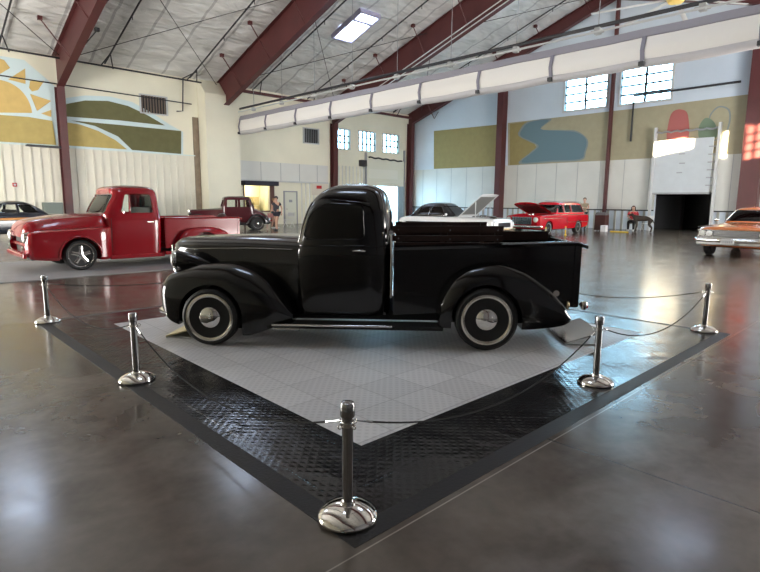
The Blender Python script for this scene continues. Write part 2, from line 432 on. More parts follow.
bm = bmesh.new(); box(bm, X0, 14.5, YB-0.08, YB, 4.08, 4.14); struct(link('trim_9', bm, mat('pale_blue_trim', (0.62, 0.72, 0.70), 0.6)))
# boxed-in column (pilaster) with a brown strip beside it
bm = bmesh.new(); box(bm, 14.83, 16.95, 30.15, YB, 0, 7.6)
prism(bm, [(30.15, 7.6), (YB, 7.6), (YB, 8.6)], 'x', 14.83, 16.95); struct(link('wall_pilaster', bm, M_CREAM))
bx('trim_10', 14.45, 14.8, YB-0.06, YB, 0, 6.3, mat('brown_board', (0.22, 0.17, 0.12), 0.7, noise=0.2)); struct(bpy.data.objects['trim_10'])
# right wall: smooth liner panels, ribbed base
bm = bmesh.new()
for a, b in ((YA, 9.0), (11.93, YB)): box(bm, X1-0.05, X1, a, b, 1.15, 4.08)
box(bm, X1-0.05, X1, 9.0, 11.93, 2.13, 4.08); struct(link('trim_11', bm, mat('end_wall_panel', (0.56, 0.56, 0.52), 0.5, noise=0.04, nscale=1)))
bm = bmesh.new(); y = 12.3
while y < 31: box(bm, X1-0.062, X1-0.05, y-0.012, y+0.012, 1.15, 4.08); y += 1.45
for y in (8.2, 5.2, 3.7): box(bm, X1-0.062, X1-0.05, y-0.012, y+0.012, 1.15, 4.08)
struct(link('trim_12', bm, M_GREY))
ribs('trim_13', 'x', X1, YA, YB, 0, 1.12, 0.42, M_LGREY, holes=[(8.9, 12.0)], out=-0.06, w=0.06)
bpy.data.objects['trim_13'].data.materials[0] = mat('base_rib', (0.34, 0.34, 0.30), 0.55)
bm = bmesh.new()
for a, b in ((YA, 9.0), (11.93, YB)): box(bm, X1-0.08, X1, a, b, 1.10, 1.17)
struct(link('trim_14', bm, M_DK))

# windows
def window(n, axis, pos, u0, u1, z0, z1, nc, nr, mframe, w=0.05, bar=0.03):
    o = bpy.data.objects.new('window_%d' % n, None); COL.objects.link(o); o['kind'] = 'structure'
    def bb(bm, a, b, c, d, p0, p1):
        if axis == 'y': box(bm, a, b, p0, p1, c, d)
        else: box(bm, p0, p1, a, b, c, d)
    bm = bmesh.new()
    bb(bm, u0-w, u0, z0-w, z1+w, pos-0.05, pos+0.15); bb(bm, u1, u1+w, z0-w, z1+w, pos-0.05, pos+0.15)
    bb(bm, u0, u1, z0-w, z0, pos-0.05, pos+0.15); bb(bm, u0, u1, z1, z1+w, pos-0.05, pos+0.15)
    link('window_frame', bm, mframe, o)
    bm = bmesh.new()
    for i in range(1, nc):
        u = u0+(u1-u0)*i/nc; bb(bm, u-bar, u+bar, z0, z1, pos+0.04, pos+0.09)
    for i in range(1, nr):
        z = z0+(z1-z0)*i/nr; bb(bm, u0, u1, z-bar*0.8, z+bar*0.8, pos+0.045, pos+0.085)
    link('muntins', bm, M_DK, o)
    bm = bmesh.new(); bb(bm, u0, u1, z0, z1, pos+0.10, pos+0.11); link('pane', bm, M_GLASS, o)
for i, h in enumerate(W_LEFT[:3]): window(i+1, 'y', YB, *h, 4 if i else 3, 3, M_LGREY, 0.06, 0.062)
for i, h in enumerate(W_RIGHT[:2]): window(i+4, 'x', X1, *h, 2, 4, M_LGREY, 0.13, 0.065)
window(6, 'y', YA-0.05, *SUNWIN[2], 3, 4, M_LGREY, 0.02, 0.05)

# ---------------------------------------------------------------- steel frames
def frame(X, label, column=True, fw=0.17, zlow=12.1, kn=0.0):
    t = thing('steel_frame', label, 'steel frame', (X, 0, 0), 0, 'oxide red steel frames of the hall')
    def ibeam(poly_web, flanges, name):
        bm = bmesh.new(); prism(bm, poly_web, 'x', -0.012, 0.012)
        for (a, b) in flanges:
            a, b = Vector(a), Vector(b); d = (b-a).normalized(); n = Vector((-d.y, d.x))*0.012
            prism(bm, [a+n, b+n, b-n, a-n], 'x', -fw, fw)
        return link(name, bm, M_RED_ST, t)
    for side in (1, -1):
        def Y(y): return y if side == 1 else RIDGE-(y-RIDGE)*SKEW
        e = 30.98
        top = lambda y: zc(y)-0.14
        low = [(30.5, 6.95+kn), (29.3, 7.35+kn), (14.8, zlow)]
        web = [(Y(e), top(e)), (Y(14.8), top(14.8))]+[(Y(a), b) for a, b in low[::-1]]+[(Y(e), 6.95+kn)]
        ibeam(web, [((Y(e), top(e)), (Y(14.8), top(14.8))), ((Y(30.5), 6.95+kn), (Y(29.3), 7.35+kn)), ((Y(29.3), 7.35+kn), (Y(14.8), zlow))], 'rafter')
        for y in (28.3, 25.3, 22.2, 19.2, 16.2):   # flange braces up to the purlins
            zb = 7.35+(29.3-y)*((zlow-7.35)/14.5)+0.12
            for sx in (-1, 1):
                bm = bmesh.new(); P = [(0.02*sx, Y(y), zb), (1.15*sx, Y(y), zc(y)-0.16)]
                tube(bm, P, 0.028, 6); box(bm, 1.15*sx-0.09, 1.15*sx+0.09, Y(y)-0.09, Y(y)+0.09, zc(y)-0.22, zc(y)-0.06)
                link('flange_brace', bm, M_RED_ST if sx < 0 else M_DK, t)
        if column:
            ibeam([(Y(e), 0.02), (Y(e), 6.95+kn), (Y(30.5), 6.95+kn), (Y(30.62), 0.02)], [((Y(e), 0.02), (Y(e), 6.95+kn)), ((Y(30.62), 0.02), (Y(30.5), 6.95+kn))], 'column')
            bm = bmesh.new(); box(bm, -0.24, 0.24, min(Y(30.45), Y(31.05)), max(Y(30.45), Y(31.05)), 0, 0.025); link('base_plate', bm, M_RED_ST, t)
    return t
frame(7.6, 'dark red steel frame standing before the sun mural, behind the red pickup')
frame(16.15, 'dark red roof frame whose end rests on the cream boxed pillar', column=False)
frame(24.7, 'dark red steel frame between the wall louvre and the three small windows')
frame(32.55, 'dark red steel frame in the far corner of the hall', zlow=13.1, kn=0.75)
frame(-0.4, 'dark red steel frame nearest the photographer, left of the sun mural')
def wall_column(Y, wd, dp, label, m, zt):
    bm = bmesh.new(); x = X1-0.06
    box(bm, x-0.015, x, Y-wd/2, Y+wd/2, 0, zt); box(bm, x-dp, x-dp+0.015, Y-wd/2, Y+wd/2, 0, zt); box(bm, x-dp+0.015, x-0.015, Y-0.012, Y+0.012, 0, zt)
    box(bm, x-dp+0.015, x-0.015, Y+wd/2-0.02, Y+wd/2, 0, zt); box(bm, x-dp+0.015, x-0.015, Y-wd/2, Y-wd/2+0.02, 0, zt)
    return tag(link('steel_column', bm, m), label, 'column', 'columns along the end wall')
wall_column(22.25, 0.46, 0.55, 'wide dark red steel column beside the olive mural block', M_RED_ST, zc(22.5)-0.4)
wall_column(14.72, 0.16, 0.22, 'slim dark steel column between the two bright wall windows', M_RED_ST, zc(14.8)-0.4)
wall_column(7.28, 0.85, 0.6, 'wide red steel column right of the overhead door, partly sunlit', M_RED_ST, zc(6.6)-0.4)

# purlin struts, sprinkler pipes, conduits
def pipe(label, pts, r, m=M_DK, cat='pipe', name='pipe', group=None):
    return tag(tb(name, pts, r, m, None, 8), label, cat, group)
pipe('long dark pipe running under the eave of the mural wall', [(X0, 30.25, 8.3), (14.7, 30.25, 8.12)], 0.045)
pipe('thin dark conduit crossing the mural wall at mid height', [(X0, 30.98, 7.35), (14.4, 30.98, 7.0)], 0.03)
def branch(X, label, drop=False):
    t = thing('sprinkler_pipe', label, 'sprinkler pipe', (X, 0, 0), 0, 'sprinkler pipes running up the roof slope')
    f = lambda y: (0, y, zc(y)-0.30)
    tb('branch_pipe', [f(30.6), f(RIDGE)], 0.04, M_DK, t)
    tb('branch_pipe', [f(RIDGE), f(-1)], 0.04, M_DK, t)
    tb('hanger', [f(29.7), (0.35, 30.5, 8.15)], 0.03, M_DK, t)
    tb('hanger', [f(29.7), (-0.25, 30.4, 8.2)], 0.03, M_DK, t)
    for y in (26.5, 23.5, 20.5, 17.5, 11, 7, 3):
        tb('sprinkler_drop', [f(y), (0, y, zc(y)-0.5)], 0.02, M_DK, t, 6)
for X, lb in ((1.2, 'dark sprinkler pipe up the roof left of the nearest frame'), (5.25, 'dark sprinkler pipe up the roof above the sun mural'), (9.72, 'dark sprinkler pipe up the roof above the green hill mural'), (14.2, 'dark sprinkler pipe up the roof left of the boxed pillar'),
              (18.3, 'dark sprinkler pipe up the roof right of the boxed pillar'), (22.4, 'dark sprinkler pipe up the roof just right of the skylight'), (26.8, 'dark sprinkler pipe up the roof beyond the curtain'), (30.4, 'dark sprinkler pipe up the roof nearest the end wall')): branch(X, lb)
pipe('dark conduit drop on the wall above the louvre by the boxed pillar', [(14.3, 29.9, 8.6), (13.95, 30.95, 8.35), (13.85, 30.95, 6.55), (13.5, 30.95, 6.5)], 0.035)
def rod(a, b, label): pipe(label, [a, b], 0.018, M_DK, 'brace rod', 'brace_rod', 'thin cross-bracing rods under the roof')
zr = lambda x, y, d=0.45: (x, y, zc(y)-d)
rod(zr(8.0, 30.4), zr(15.9, 22.0), 'thin brace rod rising right from the sun mural column')
rod(zr(15.8, 30.6), zr(8.0, 22.4), 'thin brace rod rising left from the boxed pillar')
rod(zr(16.2, 30.4), zr(24.5, 22.0), 'thin brace rod rising right from the boxed pillar')
rod(zr(24.5, 30.4), zr(16.2, 22.0), 'thin brace rod under the skylight rising left')
rod(zr(24.8, 22.0), zr(32.4, 14.9), 'thin brace rod near the ridge towards the end wall')
rod(zr(32.4, 29.5), zr(24.9, 21.8), 'thin brace rod above the far corner')
rod(zr(-0.2, 30.4), zr(7.7, 22.0), 'thin brace rod above the sun mural')
rod(zr(7.7, 30.4), zr(-0.2, 22.0), 'thin brace rod crossing above the sun mural')
# eave struts between the frames
for a, b, lb in ((16.2, 24.5, 'dark red eave strut from boxed pillar towards the louvre wall'), (24.9, 32.4, 'dark eave strut above the three small windows')):
    bm = bmesh.new(); box(bm, a, b, 30.55, 30.75, 8.05, 8.2); tag(link('eave_strut', bm, M_RED_ST), lb, 'strut')
# pipe on the right wall
pts = [on_x(636, 141, 32.85), on_x(634, 96, 32.85), on_x(741, 81.5, 32.85)]
pts[0].y = pts[1].y; pts[0].x = pts[1].x
pipe('dark pipe rising beside the right bright window then running right', pts, 0.06)
# white service pipes hanging along the third frame
for i, lb in enumerate(('upper pale service pipe beside the third roof frame', 'lower pale service pipe beside the third roof frame')):
    f = lambda y: (24.3-0.2*i, y, 7.25+(29.3-y)*0.325+0.12*i)
    pipe(lb, [f(27.5), f(16.0)], 0.03, M_LGREY)
    
# skylights
def skylight(X, Y, label):
    sl = -PIT if Y > RIDGE else PITR
    t = thing('skylight', label, 'skylight', (X, Y, zc(Y)-0.30), 0, 'skylights in the roof slope')
    t.rotation_euler = (math.atan(sl), 0, 0)
    a, b = 0.62, 1.18
    bm = bmesh.new()
    for x0, x1, y0, y1 in ((-a-0.1, a+0.1, -b-0.1, -b), (-a-0.1, a+0.1, b, b+0.1), (-a-0.1, -a, -b, b), (a, a+0.1, -b, b)):
        box(bm, x0, x1, y0, y1, -0.02, 0.22)
    link('curb', bm, mat('skylight_curb', (0.42, 0.40, 0.55), 0.5), t)
    bm = bmesh.new(); box(bm, -a, a, -0.62, -0.48, -0.02, 0.12); link('cross_bar', bm, MATS['skylight_curb'], t)
    bm = bmesh.new(); box(bm, -a, a, -b, b, 0.12, 0.14); link('pane', bm, mat('skylight_pane', (0.8, 0.85, 1), 0.4, emis=(0.66, 0.80, 1.0), es=SKY_PANE), t)
skylight(20.35, 23.4, 'bright rectangular skylight above the left end of the curtain')
skylight(12.2, 22.7, 'bright skylight at the top edge of the photo, left of the second frame')
skylight(3.5, 24.4, 'roof skylight nearest the blue parked car')
for X, lb in ((4.1, 'near-slope skylight closest to the photographer'), (12.2, 'near-slope skylight above the black pickup bed'), (20.9, 'near-slope skylight above the orange car'), (28.9, 'near-slope skylight nearest the overhead door')):
    skylight(X, 5.9, lb)

# ---------------------------------------------------------------- divider curtain
XC = 17.0
def curtain():
    t = thing('divider_curtain', 'long white rolled-up divider curtain hanging across the hall', 'curtain', (XC, 0, 0))
    ys = [30.1-0.25*i for i in range(140)]
    def zb(y):
        k = ((30.1-y) % 2.9)/2.9
        return 5.60-0.03*sin(pi*k)
    rs = []; rs2 = []; rs3 = []
    for y in ys:
        b = zb(y); tp = 6.28+0.006*sin(y*3)
        bul = 0.10+0.02*sin(y*2.3)
        rs.append([(-0.05, y, tp), (-bul-0.05, y, b+0.45), (-bul-0.09, y, b+0.22), (-0.10, y, b+0.02), (0.05, y, b), (0.13, y, b+0.2), (0.1, y, b+0.45), (0.03, y, tp)])
        rs2.append([(0.02+0.15*cos(a)-0.05, y, b-0.04+0.125*sin(a)) for a in [2*pi*k/10 for k in range(10)]])
        rs3.append([(-0.07, y, tp-0.02), (-0.10, y, tp+0.01), (0.0, y, tp+0.24), (0.03, y, tp+0.22), (0.05, y, tp)])
    bm = bmesh.new(); rings(bm, rs); link('curtain_fabric', bm, mat('white_vinyl', (0.80, 0.78, 0.74), 0.55, bump=0.5, bscale=1.6), t, 50)
    bm = bmesh.new(); rings(bm, rs2); link('bottom_roll', bm, mat('grey_vinyl', (0.52, 0.51, 0.52), 0.5, bump=0.4, bscale=3), t, 50)
    bm = bmesh.new(); rings(bm, rs3); link('mesh_header', bm, mat('grey_mesh', (0.30, 0.29, 0.33), 0.7), t, 50)
    y = 29.95
    while y > -4.6:
        b = zb(y)
        bm = bmesh.new(); P = [(-0.02, b-0.14), (-0.16, b-0.02), (-0.22, b+0.3), (-0.12, 6.28), (-0.10, 6.28), (-0.20, b+0.3), (-0.14, b), (-0.02, b-0.12)]
        prism(bm, [(p[0], p[1]) for p in P], 'y', y-0.06, y+0.06); link('strap', bm, M_GREY if False else mat('strap_webbing', (0.22, 0.21, 0.26), 0.7), t)
        bm = bmesh.new(); box(bm, -0.25, -0.10, y-0.07, y+0.07, b-0.14, b-0.02); link('buckle', bm, M_DK, t)
        y -= 2.9
    return t
curtain()
t = thing('curtain_hoist', 'dark hoist pipe with pulleys and pale line above the white curtain', 'hoist', (XC, 0, 0))
tb('hoist_pipe', [(0, 30.1, 6.95), (0, -4.6, 6.85)], 0.06, M_DK, t)
tb('line_pipe', [(-0.1, 30.1, 6.75), (-0.1, -4.6, 6.68)], 0.035, M_LGREY, t)
y = 28.5
while y > -4:
    bm = bmesh.new(); box(bm, -0.12, 0.06, y-0.09, y+0.09, 6.64, 6.84, bev=0.02); tube(bm, [(-0.05, y-0.2, 6.70), (-0.05, y+0.2, 6.74)], 0.045, 8); link('pulley', bm, mat('worn_grey', (0.38, 0.39, 0.38), 0.5), t, 40)
    bm = bmesh.new(); tube(bm, [(0, y, 6.95), (0, y, zc(y)-0.2)], 0.012, 6); link('hanger_cable', bm, M_GREY, t)
    y -= 2.9
# roof-hung fan
t = thing('ceiling_fan', 'large ceiling fan with long pale blades at the top right', 'fan', (19.5, 6.9, 7.95))
tb('down_rod', [(0, 0, 0.1), (0, 0, 2.75)], 0.05, M_LGREY, t)
lt('motor_hub', [(0.02, -0.12), (0.22, -0.1), (0.28, 0), (0.25, 0.12), (0.05, 0.16)], mat('yellow_housing', (0.75, 0.55, 0.15), 0.5), t)
for k in range(8):
    a = 2*pi*k/8+0.2; bm = bmesh.new(); c, s = cos(a), sin(a)
    rs = [[(c*r-s*w*0.085, s*r+c*w*0.085, 0.02+h) for w, h in ((-1, 0.0), (0, 0.03), (1, 0.012), (0, -0.006))] for r in (0.2, 1.3, 2.6)]
    rings(bm, rs); link('blade', bm, M_LGREY, t, 60)

# ---------------------------------------------------------------- murals and fittings on the walls
def flat(pts_px, plane, off):
    if plane == 'L': return [Vector((p.x, YB-off, p.z)) for p in (on_y(x, y, YB) for x, y in pts_px)]
    return [Vector((X1-off, p.y, p.z)) for p in (on_x(x, y, X1) for x, y in pts_px)]
def smooth_poly(pts, n=5):
    out = []; N = len(pts)
    for i in range(N):
        p0, p1, p2, p3 = pts[i-1], pts[i], pts[(i+1) % N], pts[(i+2) % N]
        for k in range(n):
            t = k/n
            out.append(tuple(0.5*((2*p1[j])+(-p0[j]+p2[j])*t+(2*p0[j]-5*p1[j]+4*p2[j]-p3[j])*t*t+(-p0[j]+3*p1[j]-3*p2[j]+p3[j])*t**3) for j in (0, 1)))
    return out
def mural(label, plane, shapes):
    bm = bmesh.new(); mats = []; d = 0.012
    for i, (pts, m) in enumerate(shapes):
        if m not in mats: mats.append(m)
        off = d+0.006*i
        P = flat(pts, plane, off); Q = flat(pts, plane, 0.0)
        A = [bm.verts.new(p) for p in P]; B = [bm.verts.new(p) for p in Q]
        for tri in tessellate_polygon([[Vector((x, y, 0)) for x, y in pts]]):
            f = bm.faces.new([A[k] for k in tri]); f.material_index = mats.index(m)
        for a in range(len(A)):
            b = (a+1) % len(A); f = bm.faces.new((A[a], A[b], B[b], B[a])); f.material_index = mats.index(m)
    return tag(link('wall_mural', bm, mats), label, 'mural')
P_BLUE = mat('mural_pale_blue', (0.58, 0.70, 0.72), 0.8); P_YEL = mat('mural_yellow', (0.62, 0.44, 0.16), 0.8, noise=0.06); P_TAN = mat('mural_mustard', (0.46, 0.36, 0.13), 0.8, noise=0.06)
P_OLI = mat('mural_olive', (0.13, 0.125, 0.055), 0.8, noise=0.08); P_OL2 = mat('mural_olive_tan', (0.27, 0.22, 0.09), 0.8, noise=0.05)
P_KHA = mat('mural_khaki', (0.33, 0.30, 0.20), 0.8, noise=0.05); P_TEAL = mat('mural_teal', (0.12, 0.19, 0.22), 0.8); P_EDGE = mat('mural_edge', (0.20, 0.23, 0.23), 0.8)
P_RED = mat('mural_red', (0.36, 0.11, 0.10), 0.8); P_GRN = mat('mural_grey_green', (0.16, 0.22, 0.15), 0.8)
def arc(cx, cy, r, a0, a1, n=14, sy=1.0): return [(cx+r*cos(radians(a0+(a1-a0)*i/n)), cy-sy*r*sin(radians(a0+(a1-a0)*i/n))) for i in range(n+1)]
mural('painted yellow sun with rays over a mustard hill, pale blue edges', 'L', [
    ([(-60, 48), (0, 56), (24, 60), (57, 88), (58, 147), (-60, 139)], P_BLUE),
    ([(-60, 112)]+[(-5, 80)]+arc(-6, 118, 38.5, 80, 12)+[(32, 113.0)], P_YEL),
    ([(-3, 58), (4, 60), (10, 68), (0, 74), (-5, 74)], P_YEL), ([(8, 79.5), (25, 68.5), (25.5, 84)], P_YEL),
    ([(30, 81), (44, 81), (38, 90), (32, 91.5), (29, 88)], P_YEL), ([(30, 94), (51, 101), (37, 111)], P_YEL), ([(41, 113.5), (51, 110), (51, 117)], P_YEL),
    ([(-60, 112), (0, 115), (28, 117), (52, 121), (56, 145), (-60, 138)], P_TAN)])
mural('painted olive green hills with pale outlines and a small mustard hill', 'L', [
    ([(66, 98), (85, 95.5), (110, 96.5), (132, 102), (152, 113), (170, 125), (183, 132), (183, 156.5), (66, 148)], P_BLUE),
    ([(66, 104), (85, 100.5), (108, 101), (128, 106), (147, 115), (165, 125.5), (120, 120.5), (66, 116.5)], P_OLI),
    ([(71, 120.5), (120, 125), (181, 131), (181, 154), (132, 150), (118, 136.5), (95, 126)], P_OLI),
    ([(67, 122.5), (80, 124.5), (98, 131), (115, 140), (127, 149.5), (67, 145.5)], P_TAN)])
mural('plain olive rectangle painted left of the wide red column', 'R', [([(434, 131), (499, 124.5), (499, 166), (434, 169)], P_OL2)])
mural('painted teal river winding over khaki ground, with red and green lobes', 'R', [
    ([(508, 123), (640, 108), (751.5, 94), (751.5, 153.5), (640, 159.5), (508, 165.5)], P_KHA),
    ([(510, 124), (527, 121.8), (521, 133), (534, 143), (537, 148), (520, 164.5), (510, 165)], P_OL2),
    (smooth_poly([(528, 121.8), (552, 118.7), (541, 129), (562, 130), (577, 131), (588, 140), (586, 152), (581, 160.3), (552, 162), (519, 163.8), (530, 153), (537, 146), (530, 142), (519, 136), (520, 130)], 4), P_EDGE),
    (smooth_poly([(530, 122.4), (549, 120), (540.5, 129), (562, 131), (577, 132.5), (586.5, 140), (584.5, 152), (580, 159), (552, 160.5), (522, 162.5), (532, 153), (539, 146), (531, 141), (521, 136), (522, 130)], 4), P_TEAL),
    (smooth_poly([(673, 112), (681, 109.5), (688, 115), (687.5, 140), (668, 141.5), (669, 122)], 5), P_RED),
    (smooth_poly([(712, 112), (720, 106), (730, 110), (730, 124), (724, 137), (709, 140), (709, 120)], 5), P_EDGE),
    (smooth_poly([(713, 113), (720, 107.5), (728.5, 111), (728.5, 124), (723, 136), (711, 139), (710, 121)], 5), P_KHA),
    (smooth_poly([(699, 128), (706, 118), (715, 123), (717, 137), (701, 140)], 5), P_GRN)])
def louvre(u0, u1, z0, z1, n, label, m1, m2):
    t = thing('wall_louvre', label, 'louvre', (u0, YB, z0)); w, h = u1-u0, z1-z0
    bm = bmesh.new(); box(bm, -0.06, 0, -0.12, 0, -0.06, h+0.06); box(bm, w, w+0.06, -0.12, 0, -0.06, h+0.06); box(bm, 0, w, -0.12, 0, -0.06, 0); box(bm, 0, w, -0.12, 0, h, h+0.06)
    link('louvre_frame', bm, M_LGREY, t)
    bm = bmesh.new()
    for i in range(n):
        x = w*(i+0.5)/n; prism(bm, [(x-w/n*0.45, -0.09), (x+w/n*0.1, -0.01), (x+w/n*0.3, -0.01), (x-w/n*0.25, -0.09)], 'z', 0, h)
    link('slats', bm, m1, t)
    bm = bmesh.new(); box(bm, 0, w, -0.008, 0, 0, h); link('backing', bm, m2, t)
louvre(11.56, 12.95, 6.25, 7.15, 9, 'brown slatted louvre overlapping the green hill mural', mat('louvre_brown', (0.20, 0.16, 0.13), 0.6), M_DK)
louvre(22.3, 23.5, 5.48, 6.42, 8, 'grey slatted louvre high on the cream wall beside the red column', mat('louvre_grey', (0.25, 0.27, 0.27), 0.6), M_DK)
# mustard beam shelf on the mural column and red fire bell
bx('wall_bracket', 6.0, 7.8, 30.6, 30.95, 4.02, 4.10, M_DK); tag(bpy.data.objects['wall_bracket'], 'short dark ledge left of the first red column', 'bracket')
t = thing('alarm_box', 'small red fire alarm box on the ribbed white wall', 'alarm', (5.42, YB-0.065, 2.2))
bm = bmesh.new(); box(bm, -0.09, 0.09, -0.06, 0.0, -0.09, 0.09, bev=0.01); link('housing', bm, mat('alarm_red', (0.45, 0.02, 0.02), 0.4), t)
lt('bell', [(0.05, -0.085), (0.045, -0.06)], M_LGREY, t, axis='y')
# left wall: dark header over a glazed opening, inside room, man door, roller door
bx('door_header', 17.45, 19.95, YB-0.5, YB, 2.5, 2.78, mat('black_awning', (0.015, 0.015, 0.03), 0.6), None, 0.02)
tag(bpy.data.objects['door_header'], 'black boxed header above the lit service opening', 'header')
struct(bx('window_9', 17.67, 19.55, YB+0.12, YB+0.13, 0.9, 2.5, M_GLASS))
bm = bmesh.new()
for a, b in ((17.60, 17.67), (19.55, 19.85)): box(bm, a, b, YB-0.08, YB, 0.0, 2.5)
box(bm, 17.67, 19.55, YB-0.08, YB, 0.82, 0.9); struct(link('trim_15', bm, mat('brown_frame', (0.12, 0.06, 0.05), 0.6)))
# lit side room behind that opening
bm = bmesh.new(); box(bm, 17.2, 20.0, YB+1.8, YB+1.9, 0, 3); box(bm, 17.2, 17.3, YB+0.25, YB+1.8, 0, 3); box(bm, 19.9, 20, YB+0.25, YB+1.8, 0, 3); box(bm, 17.2, 20, YB+0.25, YB+1.9, 3, 3.1); box(bm, 17.2, 20, YB+0.25, YB+1.9, -0.1, 0)
struct(link('wall_side_room', bm, M_CREAM))
area('side_room_lamp', (18.6, YB+1.0, 2.9), (0, 0, 0), 1.2, 0.8, 60, (1.0, 0.88, 0.62))
bm = bmesh.new()
for i in range(4):
    for k in range(3): box(bm, 17.7+0.48*i, 18.1+0.48*i, YB+1.35, YB+1.75, 0.02+0.62*k, 0.56+0.62*k, bev=0.01)
tag(link('stacked_boxes', bm, mat('pale_carton', (0.62, 0.50, 0.28), 0.8)), 'pale cartons stacked in the lit side room', 'boxes', None, 'stuff')
def man_door():
    o = bpy.data.objects.new('door_1', None); COL.objects.link(o); o['kind'] = 'structure'; o.location = (20.6, YB, 0)
    bm = bmesh.new(); box(bm, 0.06, 1.0, -0.05, -0.005, 0.01, 2.12, bev=0.006); link('door_leaf', bm, M_LGREY if False else mat('door_cream', (0.66, 0.66, 0.56), 0.55), o)
    bm = bmesh.new(); box(bm, -0.02, 0.06, -0.09, 0, 0, 2.2); box(bm, 1.0, 1.08, -0.09, 0, 0, 2.2); box(bm, 0.06, 1.0, -0.09, 0, 2.12, 2.2); link('door_frame', bm, M_GREY, o)
    bm = bmesh.new(); box(bm, 0.4, 0.66, -0.06, -0.05, 1.45, 1.62); link('notice', bm, M_GREY, o)
    tb('door_handle', [(0.14, -0.05, 1.0), (0.14, -0.1, 1.0), (0.26, -0.1, 1.0)], 0.012, M_CHROME2, o)
man_door()
def roller_door():
    o = bpy.data.objects.new('door_2', None); COL.objects.link(o); o['kind'] = 'structure'; o.location = (28.04, YB, 0)
    bm = bmesh.new(); box(bm, -0.15, 4.1, -0.10, -0.03, 2.72, 4.75); link('door_panel', bm, mat('roller_cream', (0.68, 0.67, 0.56), 0.55), o)
    bm = bmesh.new(); box(bm, 0.2, 3.3, -0.12, -0.10, 3.3, 4.0); link('panel_inset', bm, mat('roller_pale', (0.72, 0.71, 0.62), 0.5), o)
    bm = bmesh.new(); box(bm, 3.32, 4.0, -0.14, 0.0, 0, 2.75); link('side_jamb', bm, mat('blue_grey_jamb', (0.30, 0.38, 0.42), 0.5), o)
    bm = bmesh.new(); box(bm, -0.16, -0.02, -0.14, 0.0, 0, 5.2); box(bm, 4.02, 4.12, -0.14, 0, 0, 5.6); link('track', bm, M_GREY, o)
    pts = [(0.15+i*0.17, -0.16, 4.85+0.03*sin(i*1.3)-0.006*i) for i in range(22)]
    tb('torsion_cable', pts, 0.06, M_DK, o)
    bm = bmesh.new(); box(bm, -0.75, -0.2, -0.35, 0, 4.15, 4.6, bev=0.03); link('door_opener', bm, M_DK, o)
    tb('opener_chain', [(-0.45, -0.2, 4.15), (-0.45, -0.2, 1.0)], 0.02, M_GREY, o)
roller_door()
bm = bmesh.new(); box(bm, 27.0, 34, YB+0.3, YB+14, -0.15, -0.02); struct(link('ground_outside', bm, mat('pale_apron', (0.5, 0.5, 0.47), 0.8)))
# poster beside the pickup roof
bx('wall_poster', 22.9, 24.3, YB-0.08, YB-0.055, 1.95, 2.75, mat('poster_paper', (0.66, 0.60, 0.50), 0.7)); o = bpy.data.objects['wall_poster']; tag(o, 'pale poster with a red mark beside the third red column', 'poster')
bx('red_mark', 23.3, 23.75, YB-0.086, YB-0.08, 2.4, 2.62, MATS['alarm_red'], o)

# right wall: overhead door panel with its posts, dark store behind
def overhead_door():
    o = bpy.data.objects.new('door_3', None); COL.objects.link(o); o['kind'] = 'structure'; o.location = (X1, 0, 0)
    bm = bmesh.new(); box(bm, -0.42, -0.36, 9.08, 11.95, 2.14, 4.98); link('door_panel', bm, mat('door_white', (0.50, 0.54, 0.56), 0.55, noise=0.03), o)
    bm = bmesh.new()
    for y in (12.0, 8.85): box(bm, -0.48, -0.30, y-0.06, y+0.06, 0, 5.7)
    box(bm, -0.34, -0.06, 11.95, 12.05, 2.0, 2.12); box(bm, -0.34, -0.06, 8.85, 8.95, 2.0, 2.12)
    link('door_track', bm, M_LGREY, o)
    bm = bmesh.new(); box(bm, -0.38, -0.06, 9.08, 11.95, 2.05, 2.14); link('lintel', bm, M_GREY, o)
    pts = [(-0.39, 8.85+i*0.157, 5.42+0.035*sin(i*2.0)) for i in range(21)]; tb('torsion_spring', pts, 0.05, M_GREY, o)
    for (y, z) in ((10.55, 4.2), (10.5, 3.7), (10.6, 3.2)): bx('panel_handle', -0.46, -0.42, y-0.14, y+0.14, z-0.03, z+0.03, M_GREY, o)
    for z in (2.5, 2.9, 3.3, 3.7, 4.1, 4.5):
        bx('track_bracket', -0.52, -0.42, 8.95, 9.25, z-0.03, z+0.03, M_GREY, o)
overhead_door()
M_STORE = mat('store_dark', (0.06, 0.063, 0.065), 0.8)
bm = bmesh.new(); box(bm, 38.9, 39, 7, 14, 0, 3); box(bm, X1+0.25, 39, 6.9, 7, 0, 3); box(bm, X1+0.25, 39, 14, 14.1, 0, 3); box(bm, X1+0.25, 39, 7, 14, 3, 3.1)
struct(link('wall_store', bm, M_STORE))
bx('storage_cabinet', 36.5, 37.1, 11.6, 13.2, 0, 2.0, mat('cabinet_grey', (0.12, 0.125, 0.13), 0.5), None, 0.02); tag(bpy.data.objects['storage_cabinet'], 'grey cabinet in the dark store behind the overhead door', 'cabinet')

